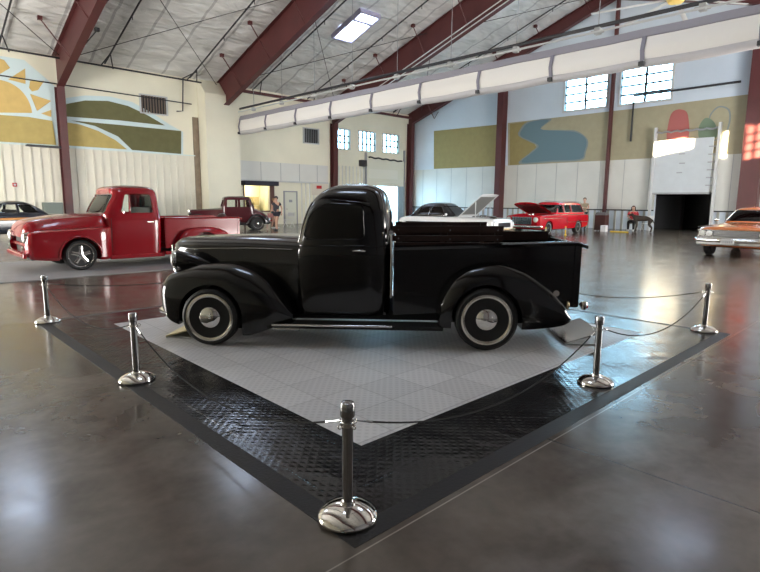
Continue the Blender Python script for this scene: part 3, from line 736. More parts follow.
# ---------------------------------------------------------------- display mat
MX0, MX1, MY0, MY1 = 1.42, 7.25, 1.64, 7.74
def mat_floor():
    t = thing('tile_mat', 'black ribbed tile mat with ramped edging under the black pickup', 'floor mat', (0, 0, 0))
    bm = bmesh.new(); e = 0.115; h = 0.008
    WX0, WX1, WY0, WY1 = 2.10, 6.50, 2.365, 6.92
    for a, b, c, d in ((MX0+e, MX1-e, MY0+e, WY0), (MX0+e, MX1-e, WY1, MY1-e), (MX0+e, WX0, WY0, WY1), (WX1, MX1-e, WY0, WY1)): box(bm, a, b, c, d, 0.001, h)
    link('black_tiles', bm, M_TILE_B, t)
    bm = bmesh.new(); box(bm, WX0, WX1, WY0, WY1, 0.001, h+0.0005); link('grey_tiles', bm, M_TILE_W, t)
    bm = bmesh.new()
    o_ = [(MX0, MY0), (MX1, MY0), (MX1, MY1), (MX0, MY1)]; i_ = [(MX0+e, MY0+e), (MX1-e, MY0+e), (MX1-e, MY1-e), (MX0+e, MY1-e)]
    for k in range(4):
        a, b, c, d = o_[k], o_[(k+1) % 4], i_[(k+1) % 4], i_[k]
        f = bm.faces.new([bm.verts.new(v) for v in ((*a, 0.002), (*b, 0.002), (*c, h), (*d, h))])
        f = bm.faces.new([bm.verts.new(v) for v in ((*a, 0.0), (*b, 0.0), (*b, 0.002), (*a, 0.002))])
    link('ramp_edging', bm, M_EDGE, t)
    return t
mat_floor()
bm = bmesh.new(); P = [on_floor(*p) for p in ((-90, 300), (0, 287), (60, 277), (176, 263))]
box(bm, -0.5, 8.5, 11.72, 15.6, 0.0, 0.012); tag(link('show_mat', bm, mat('pale_mat', (0.23, 0.23, 0.235), 0.5, noise=0.06)), 'pale grey mat under the red pickup', 'floor mat')

# ---------------------------------------------------------------- stanchions and ropes
MAT_TOP = 0.0085
def make_stanchion(label, loc):
    t = thing('stanchion', label, 'stanchion', loc, 0, 'low chrome rope stanchions around the display mat')
    lt('base', [(0.135, 0.0), (0.145, 0.004), (0.146, 0.012), (0.14, 0.022), (0.12, 0.037), (0.09, 0.053), (0.055, 0.064), (0.036, 0.067), (0.034, 0.075), (0.02, 0.076)], M_CHROME, t, n=48)
    lt('pole', [(0.024, 0.07), (0.027, 0.071), (0.027, 0.50), (0.02, 0.501)], M_CHROME2, t, n=24)
    c = lt('collar', [(0.027, 0.455), (0.034, 0.457), (0.034, 0.475), (0.027, 0.477)], M_CHROME, t, n=24)
    for k in range(4):
        a = pi/2*k
        bm = bmesh.new(); pts = [(0.045*cos(a)+0.012*cos(q)*cos(a), 0.045*sin(a)+0.012*cos(q)*sin(a), 0.466+0.012*sin(q)) for q in [2*pi*i/10 for i in range(11)]]
        tube(bm, pts, 0.003, 6); link('ring', bm, M_CHROME, c, 60)
    lt('cap', [(0.026, 0.50), (0.034, 0.505), (0.035, 0.51), (0.035, 0.56), (0.031, 0.572), (0.015, 0.578), (0.001, 0.579)], M_CHROME2, t, n=28)
    return t
ST = {'A': (1.548, 1.84), 'B': (4.34, 1.92), 'C': (7.15, 1.90), 'D': (1.54, 4.58), 'E': (1.54, 7.58), 'F': (7.15, 4.75), 'G': (4.35, 7.58)}
SL = {'A': 'chrome stanchion at the near corner of the mat, closest to the viewer', 'B': 'chrome stanchion in front of the pickup tailgate, right of the rear wheel', 'C': 'chrome stanchion at the right corner of the mat, before the orange car',
      'D': 'chrome stanchion on the left edge of the mat, in front of the front wheel', 'E': 'chrome stanchion at the far left corner, before the red pickup', 'F': 'chrome stanchion hidden behind the black pickup bed', 'G': 'chrome stanchion hidden behind the black pickup hood'}
s0 = None
for k, (x, y) in ST.items():
    zb = 0.006 if k in 'ACE' else 0.010
    if s0 is None: s0 = make_stanchion(SL[k], (x, y, MAT_TOP))
    else:
        c = copy_tree(s0); c.location = (x, y, MAT_TOP); c['label'] = SL[k]
M_ROPE = mat('black_rope', (0.014, 0.014, 0.014), 0.8, spec=0.3)
def rope(a, b, sag, label, hook_a=0.05):
    A, B = Vector((*ST[a], MAT_TOP+0.466)), Vector((*ST[b], MAT_TOP+0.466)); d = (B-A).normalized()
    t = thing('barrier_rope', label, 'rope', A, 0, 'black elastic ropes between the stanchions')
    p0, p1 = A+d*0.058, B-d*0.058; n = 26; pts = []
    for i in range(n+1):
        u = i/n; p = p0.lerp(p1, u); p.z -= 4*sag*u*(1-u); pts.append(p-A)
    i0, i1 = 1, n-1
    tb('cord', pts[i0:i1+1], 0.005, M_ROPE, t)
    tb('clip', [pts[0], pts[0].lerp(pts[1], 0.99)], [0.003, 0.007], M_CHROME2, t); tb('clip', [pts[-1], pts[-1].lerp(pts[-2], 0.99)], [0.003, 0.007], M_CHROME2, t)
rope('A', 'D', 0.26, 'black rope from the near stanchion back to the left-edge one')
rope('A', 'B', 0.25, 'black rope from the near stanchion to the one by the tailgate')
rope('B', 'C', 0.24, 'black rope from the tailgate stanchion to the right corner one')
rope('D', 'E', 0.22, 'black rope along the left edge to the far left stanchion')
rope('E', 'G', 0.12, 'black rope behind the hood from the far left stanchion')
rope('C', 'F', 0.22, 'black rope behind the tailgate from the right corner stanchion')
#PART2
# ---------------------------------------------------------------- vehicles (built nose towards -x, centred on y = 0)
def place(o, origin, ang, W, z=0.0):
    a = radians(ang); n = Vector((-sin(a), cos(a), 0))
    o.location = Vector((origin[0], origin[1], z))+n*(W/2); o.rotation_euler = (0, 0, a)
def superring(z, sf, sb, hw, p, n=56):
    c, a = (sf+sb)/2, (sb-sf)/2; out = []
    for k in range(n):
        t = 2*pi*k/n; ct, st = cos(t), sin(t)
        out.append((c+a*math.copysign(abs(ct)**(2/p), ct), hw*math.copysign(abs(st)**(2/p), st), z))
    return out
def stack_bm(levels, nz=30, n=56, shrink=0.0, ztop=None, zbot=None):
    L = dense(levels, nz); bm = bmesh.new(); rs = []
    for z, sf, sb, hw, p in L:
        if ztop and z > ztop: continue
        if zbot and z < zbot: continue
        rs.append(superring(z, sf+shrink, sb-shrink, max(hw-shrink, 0.02), p, n))
    rings(bm, rs); return bm
def side_y(levels, s, z):
    sf, sb, hw, p = interp(levels, z); c, a = (sf+sb)/2, (sb-sf)/2
    q = min(abs((s-c)/a), 0.999); return hw*(1-q**p)**(1/p)
def front_s(levels, y, z, back=False):
    sf, sb, hw, p = interp(levels, z); c, a = (sf+sb)/2, (sb-sf)/2
    q = min(abs(y/hw), 0.999); d = a*(1-q**p)**(1/p); return c+d if back else c-d
def patch_bm(bm, poly, fn, off, th, nu=14, nv=10, mi=0):
    """curved plate: poly is convex in (u, z); fn(u, z) gives the surface point, off pushes it along fn's second result"""
    zs = [p[1] for p in poly]; z0, z1 = min(zs)+1e-4, max(zs)-1e-4; outer = []; inner = []
    for j in range(nv+1):
        z = z0+(z1-z0)*j/nv; us = []
        for i in range(len(poly)):
            a, b = poly[i], poly[(i+1) % len(poly)]
            if (a[1]-z)*(b[1]-z) <= 0 and a[1] != b[1]: us.append(a[0]+(b[0]-a[0])*(z-a[1])/(b[1]-a[1]))
        u0, u1 = min(us), max(us); ro, ri = [], []
        for i in range(nu+1):
            P, N = fn(u0+(u1-u0)*i/nu, z); P = Vector(P); N = Vector(N)
            ro.append(bm.verts.new(P+N*off)); ri.append(bm.verts.new(P+N*(off-th)))
        outer.append(ro); inner.append(ri)
    for j in range(nv):
        for i in range(nu):
            for g in (outer, inner):
                f = bm.faces.new((g[j][i], g[j][i+1], g[j+1][i+1], g[j+1][i])); f.material_index = mi
    def edge(A, B):
        for i in range(len(A)-1):
            f = bm.faces.new((A[i], A[i+1], B[i+1], B[i])); f.material_index = mi
    edge(outer[0], inner[0]); edge(outer[-1], inner[-1]); edge([r[0] for r in outer], [r[0] for r in inner]); edge([r[-1] for r in outer], [r[-1] for r in inner])
def side_fn(levels, sg): return lambda s, z: ((s, sg*side_y(levels, s, z), z), (0, sg, 0))
def front_fn(levels, back=False): return lambda y, z: ((front_s(levels, y, z, back), y, z), (1 if back else -1, 0, 0))
def outline_tube(poly, fn, off, r, n=8, closed=True, per=6):
    pts = []
    P = list(poly)+([poly[0]] if closed else [])
    for a, b in zip(P, P[1:]):
        for i in range(per):
            t = i/per; p, N = fn(a[0]+(b[0]-a[0])*t, a[1]+(b[1]-a[1])*t); pts.append(Vector(p)+Vector(N)*off)
    p, N = fn(*P[-1]); pts.append(Vector(p)+Vector(N)*off)
    bm = bmesh.new(); tube(bm, pts, r, n); return bm
def roundpoly(poly, r=0.05, n=4):
    out = []
    for i in range(len(poly)):
        p, a, b = Vector(poly[i]), Vector(poly[i-1]), Vector(poly[(i+1) % len(poly)])
        u, v = (a-p), (b-p); k = min(r, u.length*0.45, v.length*0.45); A, B = p+u.normalized()*k, p+v.normalized()*k
        for j in range(n+1):
            t = j/n; q = A*(1-t)**2+p*2*t*(1-t)+B*t*t; out.append((q.x, q.y))
    return out
def wheel(parent, s, y, z, r, sg, style='moon', w=0.19, rimr=0.235):
    """sg is the side the wheel faces (-1 near side)"""
    h = w/2
    tyre = lt('wheel', [(rimr*0.96, -h*0.9), (rimr+0.01, -h), (r-0.03, -h*1.02), (r-0.006, -h*0.82), (r, -h*0.5), (r, h*0.5), (r-0.006, h*0.82), (r-0.03, h*1.02), (rimr+0.01, h), (rimr*0.96, h*0.9)], M_TIRE, parent, axis='y', n=44)
    tyre.location = (s, y, z)
    g = sg*h
    k = rimr/0.235
    if style == 'moon':
        lt('rim', [(0.12, g*0.1), (0.19*k, g*0.25), (0.205*k, g*0.45), (0.20*k, g*0.55), (0.16, g*0.2), (0.08, g*0.15)], M_BLACKP, tyre, axis='y', n=36)
        lt('trim_ring', [(0.198*k, g*0.62), (0.206*k, g*0.92), (0.222*k, g*1.02), (0.238*k, g*0.98), (0.242*k, g*0.85), (0.225*k, g*0.85), (0.206*k, g*0.6)], mat('trim_ring_chrome', (0.72, 0.68, 0.60), 0.25, metal=1), tyre, axis='y', n=44)
        lt('hub_cap', [(0.134, g*0.2), (0.134, g*0.5), (0.126, g*0.75), (0.10, g*0.98), (0.06, g*1.12), (0.001, g*1.18)], M_CHROME, tyre, axis='y', n=36)
    elif style == 'mag':
        lt('rim', [(0.10*k, g*0.3), (0.215*k, g*0.3), (0.222*k, g*0.98), (0.24*k, g*1.0), (0.242*k, g*0.85), (0.235*k, g*0.2), (0.10*k, g*0.2)], M_CHROME, tyre, axis='y', n=36)
        for q in range(5):
            a = 2*pi*q/5+0.3; bm = bmesh.new(); c, sn = cos(a), sin(a)
            rs = []
            for rr, ww, dp in ((0.03, 0.05, 1.0), (0.12, 0.045, 0.96), (0.222*k, 0.075, 0.86)):
                rs.append([(c*rr-sn*x, g*yy, sn*rr+c*x) for x, yy in ((-ww, dp-0.12), (-ww*0.6, dp), (ww*0.6, dp), (ww, dp-0.12), (0, dp-0.3))])
            rings(bm, rs); link('spoke', bm, M_CHROME, tyre, 60)
        lt('hub_cap', [(0.05, g*0.8), (0.05, g*1.0), (0.03, g*1.08), (0.001, g*1.1)], M_CHROME, tyre, axis='y', n=20)
    else:
        lt('rim', [(0.03, g*0.5), (0.2*k, g*0.35), (0.222*k, g*0.9), (0.24*k, g*0.98), (0.242*k, g*0.8), (0.2*k, g*0.1), (0.03, g*0.2)], M_CHROME2 if style == 'steel' else M_LGREY, tyre, axis='y', n=32)
        lt('hub_cap', [(0.09, g*0.4), (0.085, g*0.8), (0.05, g*0.95), (0.001, g*1.0)], M_CHROME, tyre, axis='y', n=24)
    return tyre
def cyl_cut(s, z, r, y0, y1, drop=0.6):
    bm = bmesh.new(); n = 28
    poly = [(s+r*cos(pi*k/n), z+r*sin(pi*k/n)) for k in range(n+1)]+[(s-r, z-drop), (s+r, z-drop)]
    prism(bm, poly, 'y', y0, y1); return bm
def pontoon(tab, hw, wcrown, win, sg, m, parent, cut, n=44, name='fender', inner_drop=0.10):
    """teardrop wing: tab rows are (s, ztop, zbot, outset)"""
    bm = bmesh.new(); rs = []
    for s, zt, zb, wo in dense(tab, n):
        ring = []; zt = max(zt, zb+0.03)
        zm = zb+(zt-zb)*0.42; wc = wcrown
        for k in range(5): ring.append((s, win+(wc-win)*k/5*1.0, zt-inner_drop*(1-k/5)**2*min(1, (zt-zb)/0.4)))
        for k in range(11):
            a = pi/2*k/10; ring.append((s, wc+(wo-wc)*sin(a)**0.95, zm+(zt-zm)*cos(a)**0.95))
        ring.append((s, wo+0.004, zb+(zm-zb)*0.4)); ring.append((s, wo+0.012, zb)); ring.append((s, wo+0.05, zb)); ring.append((s, win, zb))
        rs.append([(p[0], sg*(hw-p[1]), p[2]) for p in ring])
    rings(bm, rs); o = link(name, bm, m, parent, 40)
    cs, cz, cr = cut; y = sorted((sg*(hw+0.3), sg*(hw-0.30)))
    cutmesh(o, [cyl_cut(cs, cz, cr, y[0], y[1])])
    return o
def bed(t, s0, s1, hb, zb0, zb1, zt0, zt1, m, mrail):
    zt = lambda s: zt0+(zt1-zt0)*(s-s0)/(s1-s0); zb = lambda s: zb0+(zb1-zb0)*(s-s0)/(s1-s0)
    for sg in (-1, 1):
        bm = bmesh.new(); prism(bm, [(s0, zb(s0)), (s1, zb(s1)), (s1, zt(s1)-0.02), (s0, zt(s0)-0.02)], 'y', sg*(hb-0.03), sg*hb)
        for s in (s0+0.02, s1-0.07): prism(bm, [(s, zb(s)), (s+0.05, zb(s)), (s+0.05, zt(s)-0.05), (s, zt(s)-0.05)], 'y', sg*hb, sg*(hb+0.012))
        link('bed_side', bm, m, t)
        bm = bmesh.new(); rs = []
        for s, x in ((s0, s0), (s1-0.05, s1-0.05), (s1+0.02, s1+0.05)):
            d = 0.035 if s > s1 else 0
            rs.append([(x, sg*(hb-0.035), zt(s)-d-0.04), (x, sg*(hb-0.02), zt(s)-d), (x, sg*(hb+0.02), zt(s)-d), (x, sg*(hb+0.055), zt(s)-d-0.015), (x, sg*(hb+0.045), zt(s)-d-0.045), (x, sg*hb, zt(s)-d-0.05)])
        rings(bm, rs); link('bed_rail', bm, mrail, t, 50)
    bm = bmesh.new(); prism(bm, [(s0, zb(s0)+0.12), (s1, zb(s1)+0.12), (s1, zb(s1)+0.16), (s0, zb(s0)+0.16)], 'y', -hb+0.03, hb-0.03); link('bed_floor', bm, M_WOOD, t)
    bm = bmesh.new(); box(bm, s0, s0+0.03, -hb+0.03, hb-0.03, zb0, zt0-0.02); link('bed_front', bm, m, t)
    bm = bmesh.new(); box(bm, s1-0.035, s1, -hb+0.03, hb-0.03, zb1, zt1-0.05); tube(bm, [(s1-0.01, -hb+0.04, zt1-0.05), (s1-0.01, hb-0.04, zt1-0.05)], 0.022, 10); link('tailgate', bm, m, t)

# ---- black 1940s pickup
def black_pickup():
    W = 1.86; HW = W/2
    t = thing('vintage_pickup', 'glossy black 1940s pickup truck with wooden bed rails on the tile mat', 'pickup truck')
    B = M_BLACKP
    L = [(0.30, 0.80, 1.88, 0.70, 7), (0.60, 0.82, 1.89, 0.725, 7), (0.98, 0.84, 1.90, 0.735, 7), (1.06, 0.86, 1.90, 0.722, 6.5), (1.25, 0.905, 1.885, 0.70, 6),
         (1.40, 0.95, 1.87, 0.668, 5.5), (1.52, 1.01, 1.845, 0.62, 5), (1.60, 1.085, 1.815, 0.565, 4.6), (1.655, 1.17, 1.765, 0.485, 4.2), (1.695, 1.29, 1.68, 0.36, 3.6), (1.712, 1.42, 1.56, 0.15, 3)]
    link('cab', stack_bm(L, 54, 88), B, t, 40)
    for sg in (-1, 1):
        F = side_fn(L, sg)
        dp = roundpoly([(0.875, 0.345), (1.70, 0.345), (1.705, 1.10), (1.665, 1.52), (1.16, 1.54), (0.99, 1.40), (0.905, 1.06)], 0.06)
        bm = bmesh.new(); patch_bm(bm, dp, F, 0.006, 0.01, 24, 30); d = link('door', bm, B, t, 40)
        wp = roundpoly([(0.955, 1.115), (1.62, 1.115), (1.60, 1.475), (1.19, 1.492), (1.03, 1.385)], 0.07)
        bm = bmesh.new(); patch_bm(bm, wp, F, 0.0075, 0.006, 18, 16); g = link('window_glass', bm, M_DGLASS, d, 40)
        link('window_trim', outline_tube(wp, F, 0.008, 0.007, 6, True, 2), B, g, 60)
        link('belt_moulding', outline_tube([(0.87, 1.045), (1.895, 1.052)], F, 0.010, 0.007, 6, False, 20), B, t, 60)
        y = sg*(side_y(L, 1.6, 1.0)+0.006)
        bm = bmesh.new(); tube(bm, [(1.61, y, 1.0), (1.61, y+sg*0.035, 1.0)], 0.012, 10); tube(bm, [(1.63, y+sg*0.04, 1.0), (1.60, y+sg*0.045, 1.003), (1.53, y+sg*0.042, 1.004), (1.495, y+sg*0.036, 1.0)], [0.006, 0.012, 0.010, 0.005], 10)
        link('door_handle', bm, M_CHROME, d, 50)
        # vertical pale reflective strip behind the cab corner
        bm = bmesh.new(); tube(bm, [(1.898, sg*0.70, 0.50), (1.898, sg*0.70, 1.17)], 0.012, 8); box(bm, 1.875, 1.915, sg*0.70-0.02, sg*0.70+0.02, 1.17, 1.21)
        link('corner_pipe', bm, M_CHROME, t, 50)
        # rear quarter moulding line down the A pillar, chrome edge
        link('windshield_trim', outline_tube([(0.60, 1.07), (0.575, 1.30), (0.52, 1.50)] if sg > 0 else [(-0.60, 1.07), (-0.575, 1.30), (-0.52, 1.50)], front_fn(L), 0.004, 0.008, 6, False, 6), M_CHROME2, t, 60)
        bm = bmesh.new(); patch_bm(bm, roundpoly([(sg*0.04, 1.12), (sg*0.56, 1.12), (sg*0.50, 1.46), (sg*0.04, 1.50)], 0.05), front_fn(L), 0.006, 0.006, 12, 12); link('windshield', bm, M_DGLASS, t, 40)
    bm = bmesh.new(); patch_bm(bm, roundpoly([(-0.40, 1.18), (0.40, 1.18), (0.36, 1.42), (-0.36, 1.42)], 0.08), front_fn(L, True), 0.006, 0.006, 12, 10); link('rear_window', bm, M_DGLASS, t, 40)
    # hood with pointed prow
    tab = [(-0.735, 0.93, 0.035, 0.70), (-0.725, 0.985, 0.08, 0.66), (-0.69, 1.03, 0.15, 0.60), (-0.62, 1.066, 0.235, 0.56), (-0.5, 1.085, 0.33, 0.55), (-0.3, 1.10, 0.42, 0.55), (0.05, 1.115, 0.50, 0.55), (0.45, 1.125, 0.585, 0.5), (0.90, 1.125, 0.69, 0.45)]
    bm = bmesh.new(); rs = []
    for s, zt, hw, zb in dense(tab, 56):
        half = [(hw*0.98, zb), (hw*1.0, zb+0.15), (hw*1.01, zt-0.30 if zt-0.30 > zb+0.16 else zb+0.17), (hw*1.0, zt-0.16), (hw*0.985, zt-0.115), (hw*0.93, zt-0.075), (hw*0.80, zt-0.04), (hw*0.6, zt-0.018), (hw*0.3, zt-0.004), (0.0, zt+0.004)]
        rs.append([(s, -a, z) for a, z in half]+[(s, a, z) for a, z in half[-2::-1]])
    rings(bm, rs); link('hood', bm, B, t, 45)
    hf = lambda s: interp(tab, s)
    for sg in (-1, 1):
        pts = []
        for i in range(30):
            s = -0.66+1.5*i/29; zt, hw, zb = hf(s); pts.append((s, sg*(hw*0.992+0.003), zt-0.125))
        bm = bmesh.new(); tube(bm, pts, 0.006, 6); link('hood_trim', bm, M_CHROME2, t, 60)
        pts = []
        for i in range(14):   # chrome grille edge
            s = -0.725+0.10*(i/13)**2; zt, hw, zb = hf(s); z = 0.99-0.40*i/13; pts.append((s-0.004, sg*(hw+0.012), z))
        bm = bmesh.new(); tube(bm, pts, 0.011, 6); link('grille_edge', bm, M_CHROME, t, 60)
        bm = bmesh.new()
        for k in range(9):
            z = 0.60+0.035*k; q = [( -0.735+0.0*i, 0, z) for i in range(1)]
            pts = [(s, sg*(hf(s)[1]*0.99+0.006), z) for s in (-0.722, -0.69, -0.64, -0.58)]
            tube(bm, pts, 0.006, 5)
        link('grille_bars', bm, M_CHROME2, t, 60)
        # headlight in its teardrop shell
        c = (-0.50, sg*0.57, 0.865)
        bm = bmesh.new(); rs = []
        for ds, rr in ((0, 0.082), (0.02, 0.092), (0.08, 0.096), (0.18, 0.085), (0.30, 0.055), (0.42, 0.01)):
            rs.append([(c[0]+ds, c[1]+rr*cos(2*pi*k/20), c[2]-ds*0.12+rr*1.12*sin(2*pi*k/20)) for k in range(20)])
        rings(bm, rs); h = link('headlight', bm, B, t, 50)
        for o_ in (lt('headlight_ring', [(0.076, -0.020), (0.094, -0.020), (0.102, 0.002), (0.098, 0.022), (0.080, 0.018)], M_CHROME, h, axis='x', n=28),
                   lt('headlight_lens', [(0.078, -0.006), (0.06, -0.026), (0.03, -0.036), (0.001, -0.039)], M_LENS, h, axis='x', n=24)):
            o_.location = (c[0]-0.005, c[1]+sg*0.012, c[2]); o_.rotation_euler = (0, 0, -sg*radians(24))
        # wings
        ft = [(-0.590, 0.56, 0.45, 0.24), (-0.575, 0.63, 0.40, 0.15), (-0.525, 0.705, 0.335, 0.075), (-0.44, 0.755, 0.25, 0.035), (-0.30, 0.80, 0.20, 0.015), (-0.1, 0.84, 0.15, -0.005), (0.15, 0.85, 0.12, -0.01), (0.40, 0.795, 0.115, 0.0),
              (0.55, 0.72, 0.155, 0.01), (0.65, 0.64, 0.19, 0.02), (0.78, 0.48, 0.22, 0.06), (0.86, 0.36, 0.24, 0.10)]
        pontoon(ft, HW, 0.26, 0.62, sg, B, t, (0.0, 0.30, 0.345))
        rt = [(2.395, 0.30, 0.24, 0.05), (2.41, 0.50, 0.23, 0.02), (2.47, 0.63, 0.23, 0.005), (2.56, 0.735, 0.23, -0.005), (2.74, 0.84, 0.23, -0.012), (3.0, 0.885, 0.23, -0.012), (3.27, 0.82, 0.23, -0.005), (3.50, 0.68, 0.245, 0.01), (3.68, 0.50, 0.27, 0.04), (3.765, 0.36, 0.30, 0.09)]
        pontoon(rt, HW, 0.17, 0.36, sg, B, t, (2.89, 0.325, 0.36), inner_drop=0.03)
        bm = bmesh.new(); box(bm, 0.60, 2.45, sg*(HW-0.01), sg*(HW-0.27), 0.195, 0.235, bev=0.01); rb = link('running_board', bm, M_RUBBER, t)
        bm = bmesh.new(); tube(bm, [(0.66, sg*(HW-0.005), 0.232), (1.92, sg*(HW-0.005), 0.235)], 0.012, 8); link('board_trim', bm, M_CHROME, rb, 50)
        bm = bmesh.new(); tube(bm, [(0.66, sg*(HW-0.02), 0.19), (0.95, sg*(HW-0.02), 0.19)], 0.018, 8); link('side_pipe', bm, M_CHROME2, rb, 50)
        # lamps
        lt('marker_lamp', [(0.032, -0.02), (0.03, 0.01), (0.001, 0.02)], M_CHROME, t, c=(3.585, sg*(HW-0.05), 0.605), axis='y', n=18) if sg < 0 else None
        bm = bmesh.new(); ellipsoid(bm, (3.72, sg*(HW-0.075), 0.475), (0.018, 0.03, 0.045), 12, 8, rot=None); link('fender_lamp', bm, mat('amber_chrome', (0.5, 0.40, 0.25), 0.25, metal=0.8), t, 50)
        bm = bmesh.new(); lathe(bm, [(0.03, 0.02), (0.042, 0.0), (0.036, -0.03), (0.026, -0.06), (0.001, -0.065)], (3.945, sg*0.66, 0.46), 'z', 18); box(bm, 3.90, 3.965, sg*0.66-0.012, sg*0.66+0.012, 0.44, 0.46); tl = link('tail_lamp', bm, M_CHROME, t, 50)
        lt('tail_lens', [(0.001, 0.0), (0.026, 0.002), (0.026, 0.012), (0.001, 0.014)], M_REDLENS, tl, c=(3.975, sg*0.66, 0.435), axis='x', n=14)
        wheel(t, 0.0, sg*(HW-0.085), 0.30, 0.30, sg, 'moon', 0.19, 0.248); wheel(t, 2.89, sg*(HW-0.095), 0.325, 0.325, sg, 'moon', 0.21, 0.258)
        # stake rails: two short upper boards, long lower one, upright posts
        y = sg*0.60
        for k, (a, b, z0, z1) in enumerate(((1.91, 3.08, 1.185, 1.255), (1.91, 3.08, 1.095, 1.155), (1.93, 3.86, 1.03 if sg > 0 else 1.0, 1.085 if sg < 0 else 1.145))):
            bm = bmesh.new(); prism(bm, [(a, z0), (b, z0+0.012), (b, z1+0.012), (a, z1)], 'y', y-0.012, y+0.012); link('stake_board', bm, M_WOOD, t)
        for s in (1.97, 2.52, 3.02):
            bm = bmesh.new(); box(bm, s-0.025, s+0.025, y-sg*0.03, y-sg*0.012, 0.95, 1.265); link('stake_post', bm, M_WOOD, t)
            bm = bmesh.new()
            for z in (1.125, 1.22): tube(bm, [(s, y+sg*0.011, z), (s, y+sg*0.018, z)], 0.007, 8)
            link('stake_bolt', bm, M_CHROME2, t)
    bed(t, 1.92, 3.90, 0.63, 0.30, 0.42, 1.05, 1.12, B, B)
    bm = bmesh.new(); tube(bm, [(-0.50, -0.83, 0.33), (-0.60, -0.72, 0.33), (-0.68, -0.3, 0.33), (-0.70, 0, 0.33), (-0.68, 0.3, 0.33), (-0.60, 0.72, 0.33), (-0.50, 0.83, 0.33)], [0.02]+[0.035]*5+[0.02], 12); link('bumper', bm, M_CHROME, t, 50)
    bm = bmesh.new(); ellipsoid(bm, (-0.475, -0.845, 0.315), (0.03, 0.028, 0.045), 12, 8); link('bumper_end', bm, M_CHROME, t, 50)
    bm = bmesh.new(); box(bm, -0.55, 3.85, -0.42, 0.42, 0.20, 0.30); box(bm, -0.35, 0.7, -0.42, 0.42, 0.30, 0.60); tube(bm, [(0, -0.75, 0.28), (0, 0.75, 0.28)], 0.04, 10); tube(bm, [(2.89, -0.75, 0.30), (2.89, 0.75, 0.30)], 0.045, 10); link('chassis', bm, M_RUBBER, t)
    
    place(t, (2.549-0.724*0.09+0.69*0.03, 5.274-0.69*0.09-0.724*0.03), -46.4, W, 0.009)
    t.scale = (0.985, 1.0, 0.99)
    # wedge-shaped display mirrors under each end
    for nm, s, w, ds, dw, hgt, mm in (('grey framed display mirror board on the mat under the black pickup tail', 3.73, 0.31, 0.40, 0.74, 0.13, M_CHROME2), ('pale yellow display board on the mat under the black pickup nose', -0.60, 0.27, 0.36, 0.5, 0.11, mat('pale_yellow_board', (0.70, 0.62, 0.36), 0.4))):
        m_ = thing('display_board', nm, 'display board', t.location, radians(-46.4), 'display boards under the black pickup'); m_.location.z = 0.009
        y0 = w-HW
        bm = bmesh.new(); box(bm, s, s+ds, y0, y0+dw, 0.0, 0.012, bev=0.003); link('base_board', bm, M_LGREY, m_)
        bm = bmesh.new(); prism(bm, [(s, 0.013), (s+ds*0.95, hgt), (s+ds*0.95-0.002, hgt+0.012), (s-0.002, 0.025)], 'y', y0, y0+dw); link('tilted_panel', bm, mm, m_)
        bm = bmesh.new(); box(bm, s+ds*0.88, s+ds*0.91, y0+0.01, y0+0.03, 0.012, hgt*0.9); box(bm, s+ds*0.88, s+ds*0.91, y0+dw-0.03, y0+dw-0.01, 0.012, hgt*0.9); link('prop', bm, M_GREY, m_)
    return t
black_pickup()

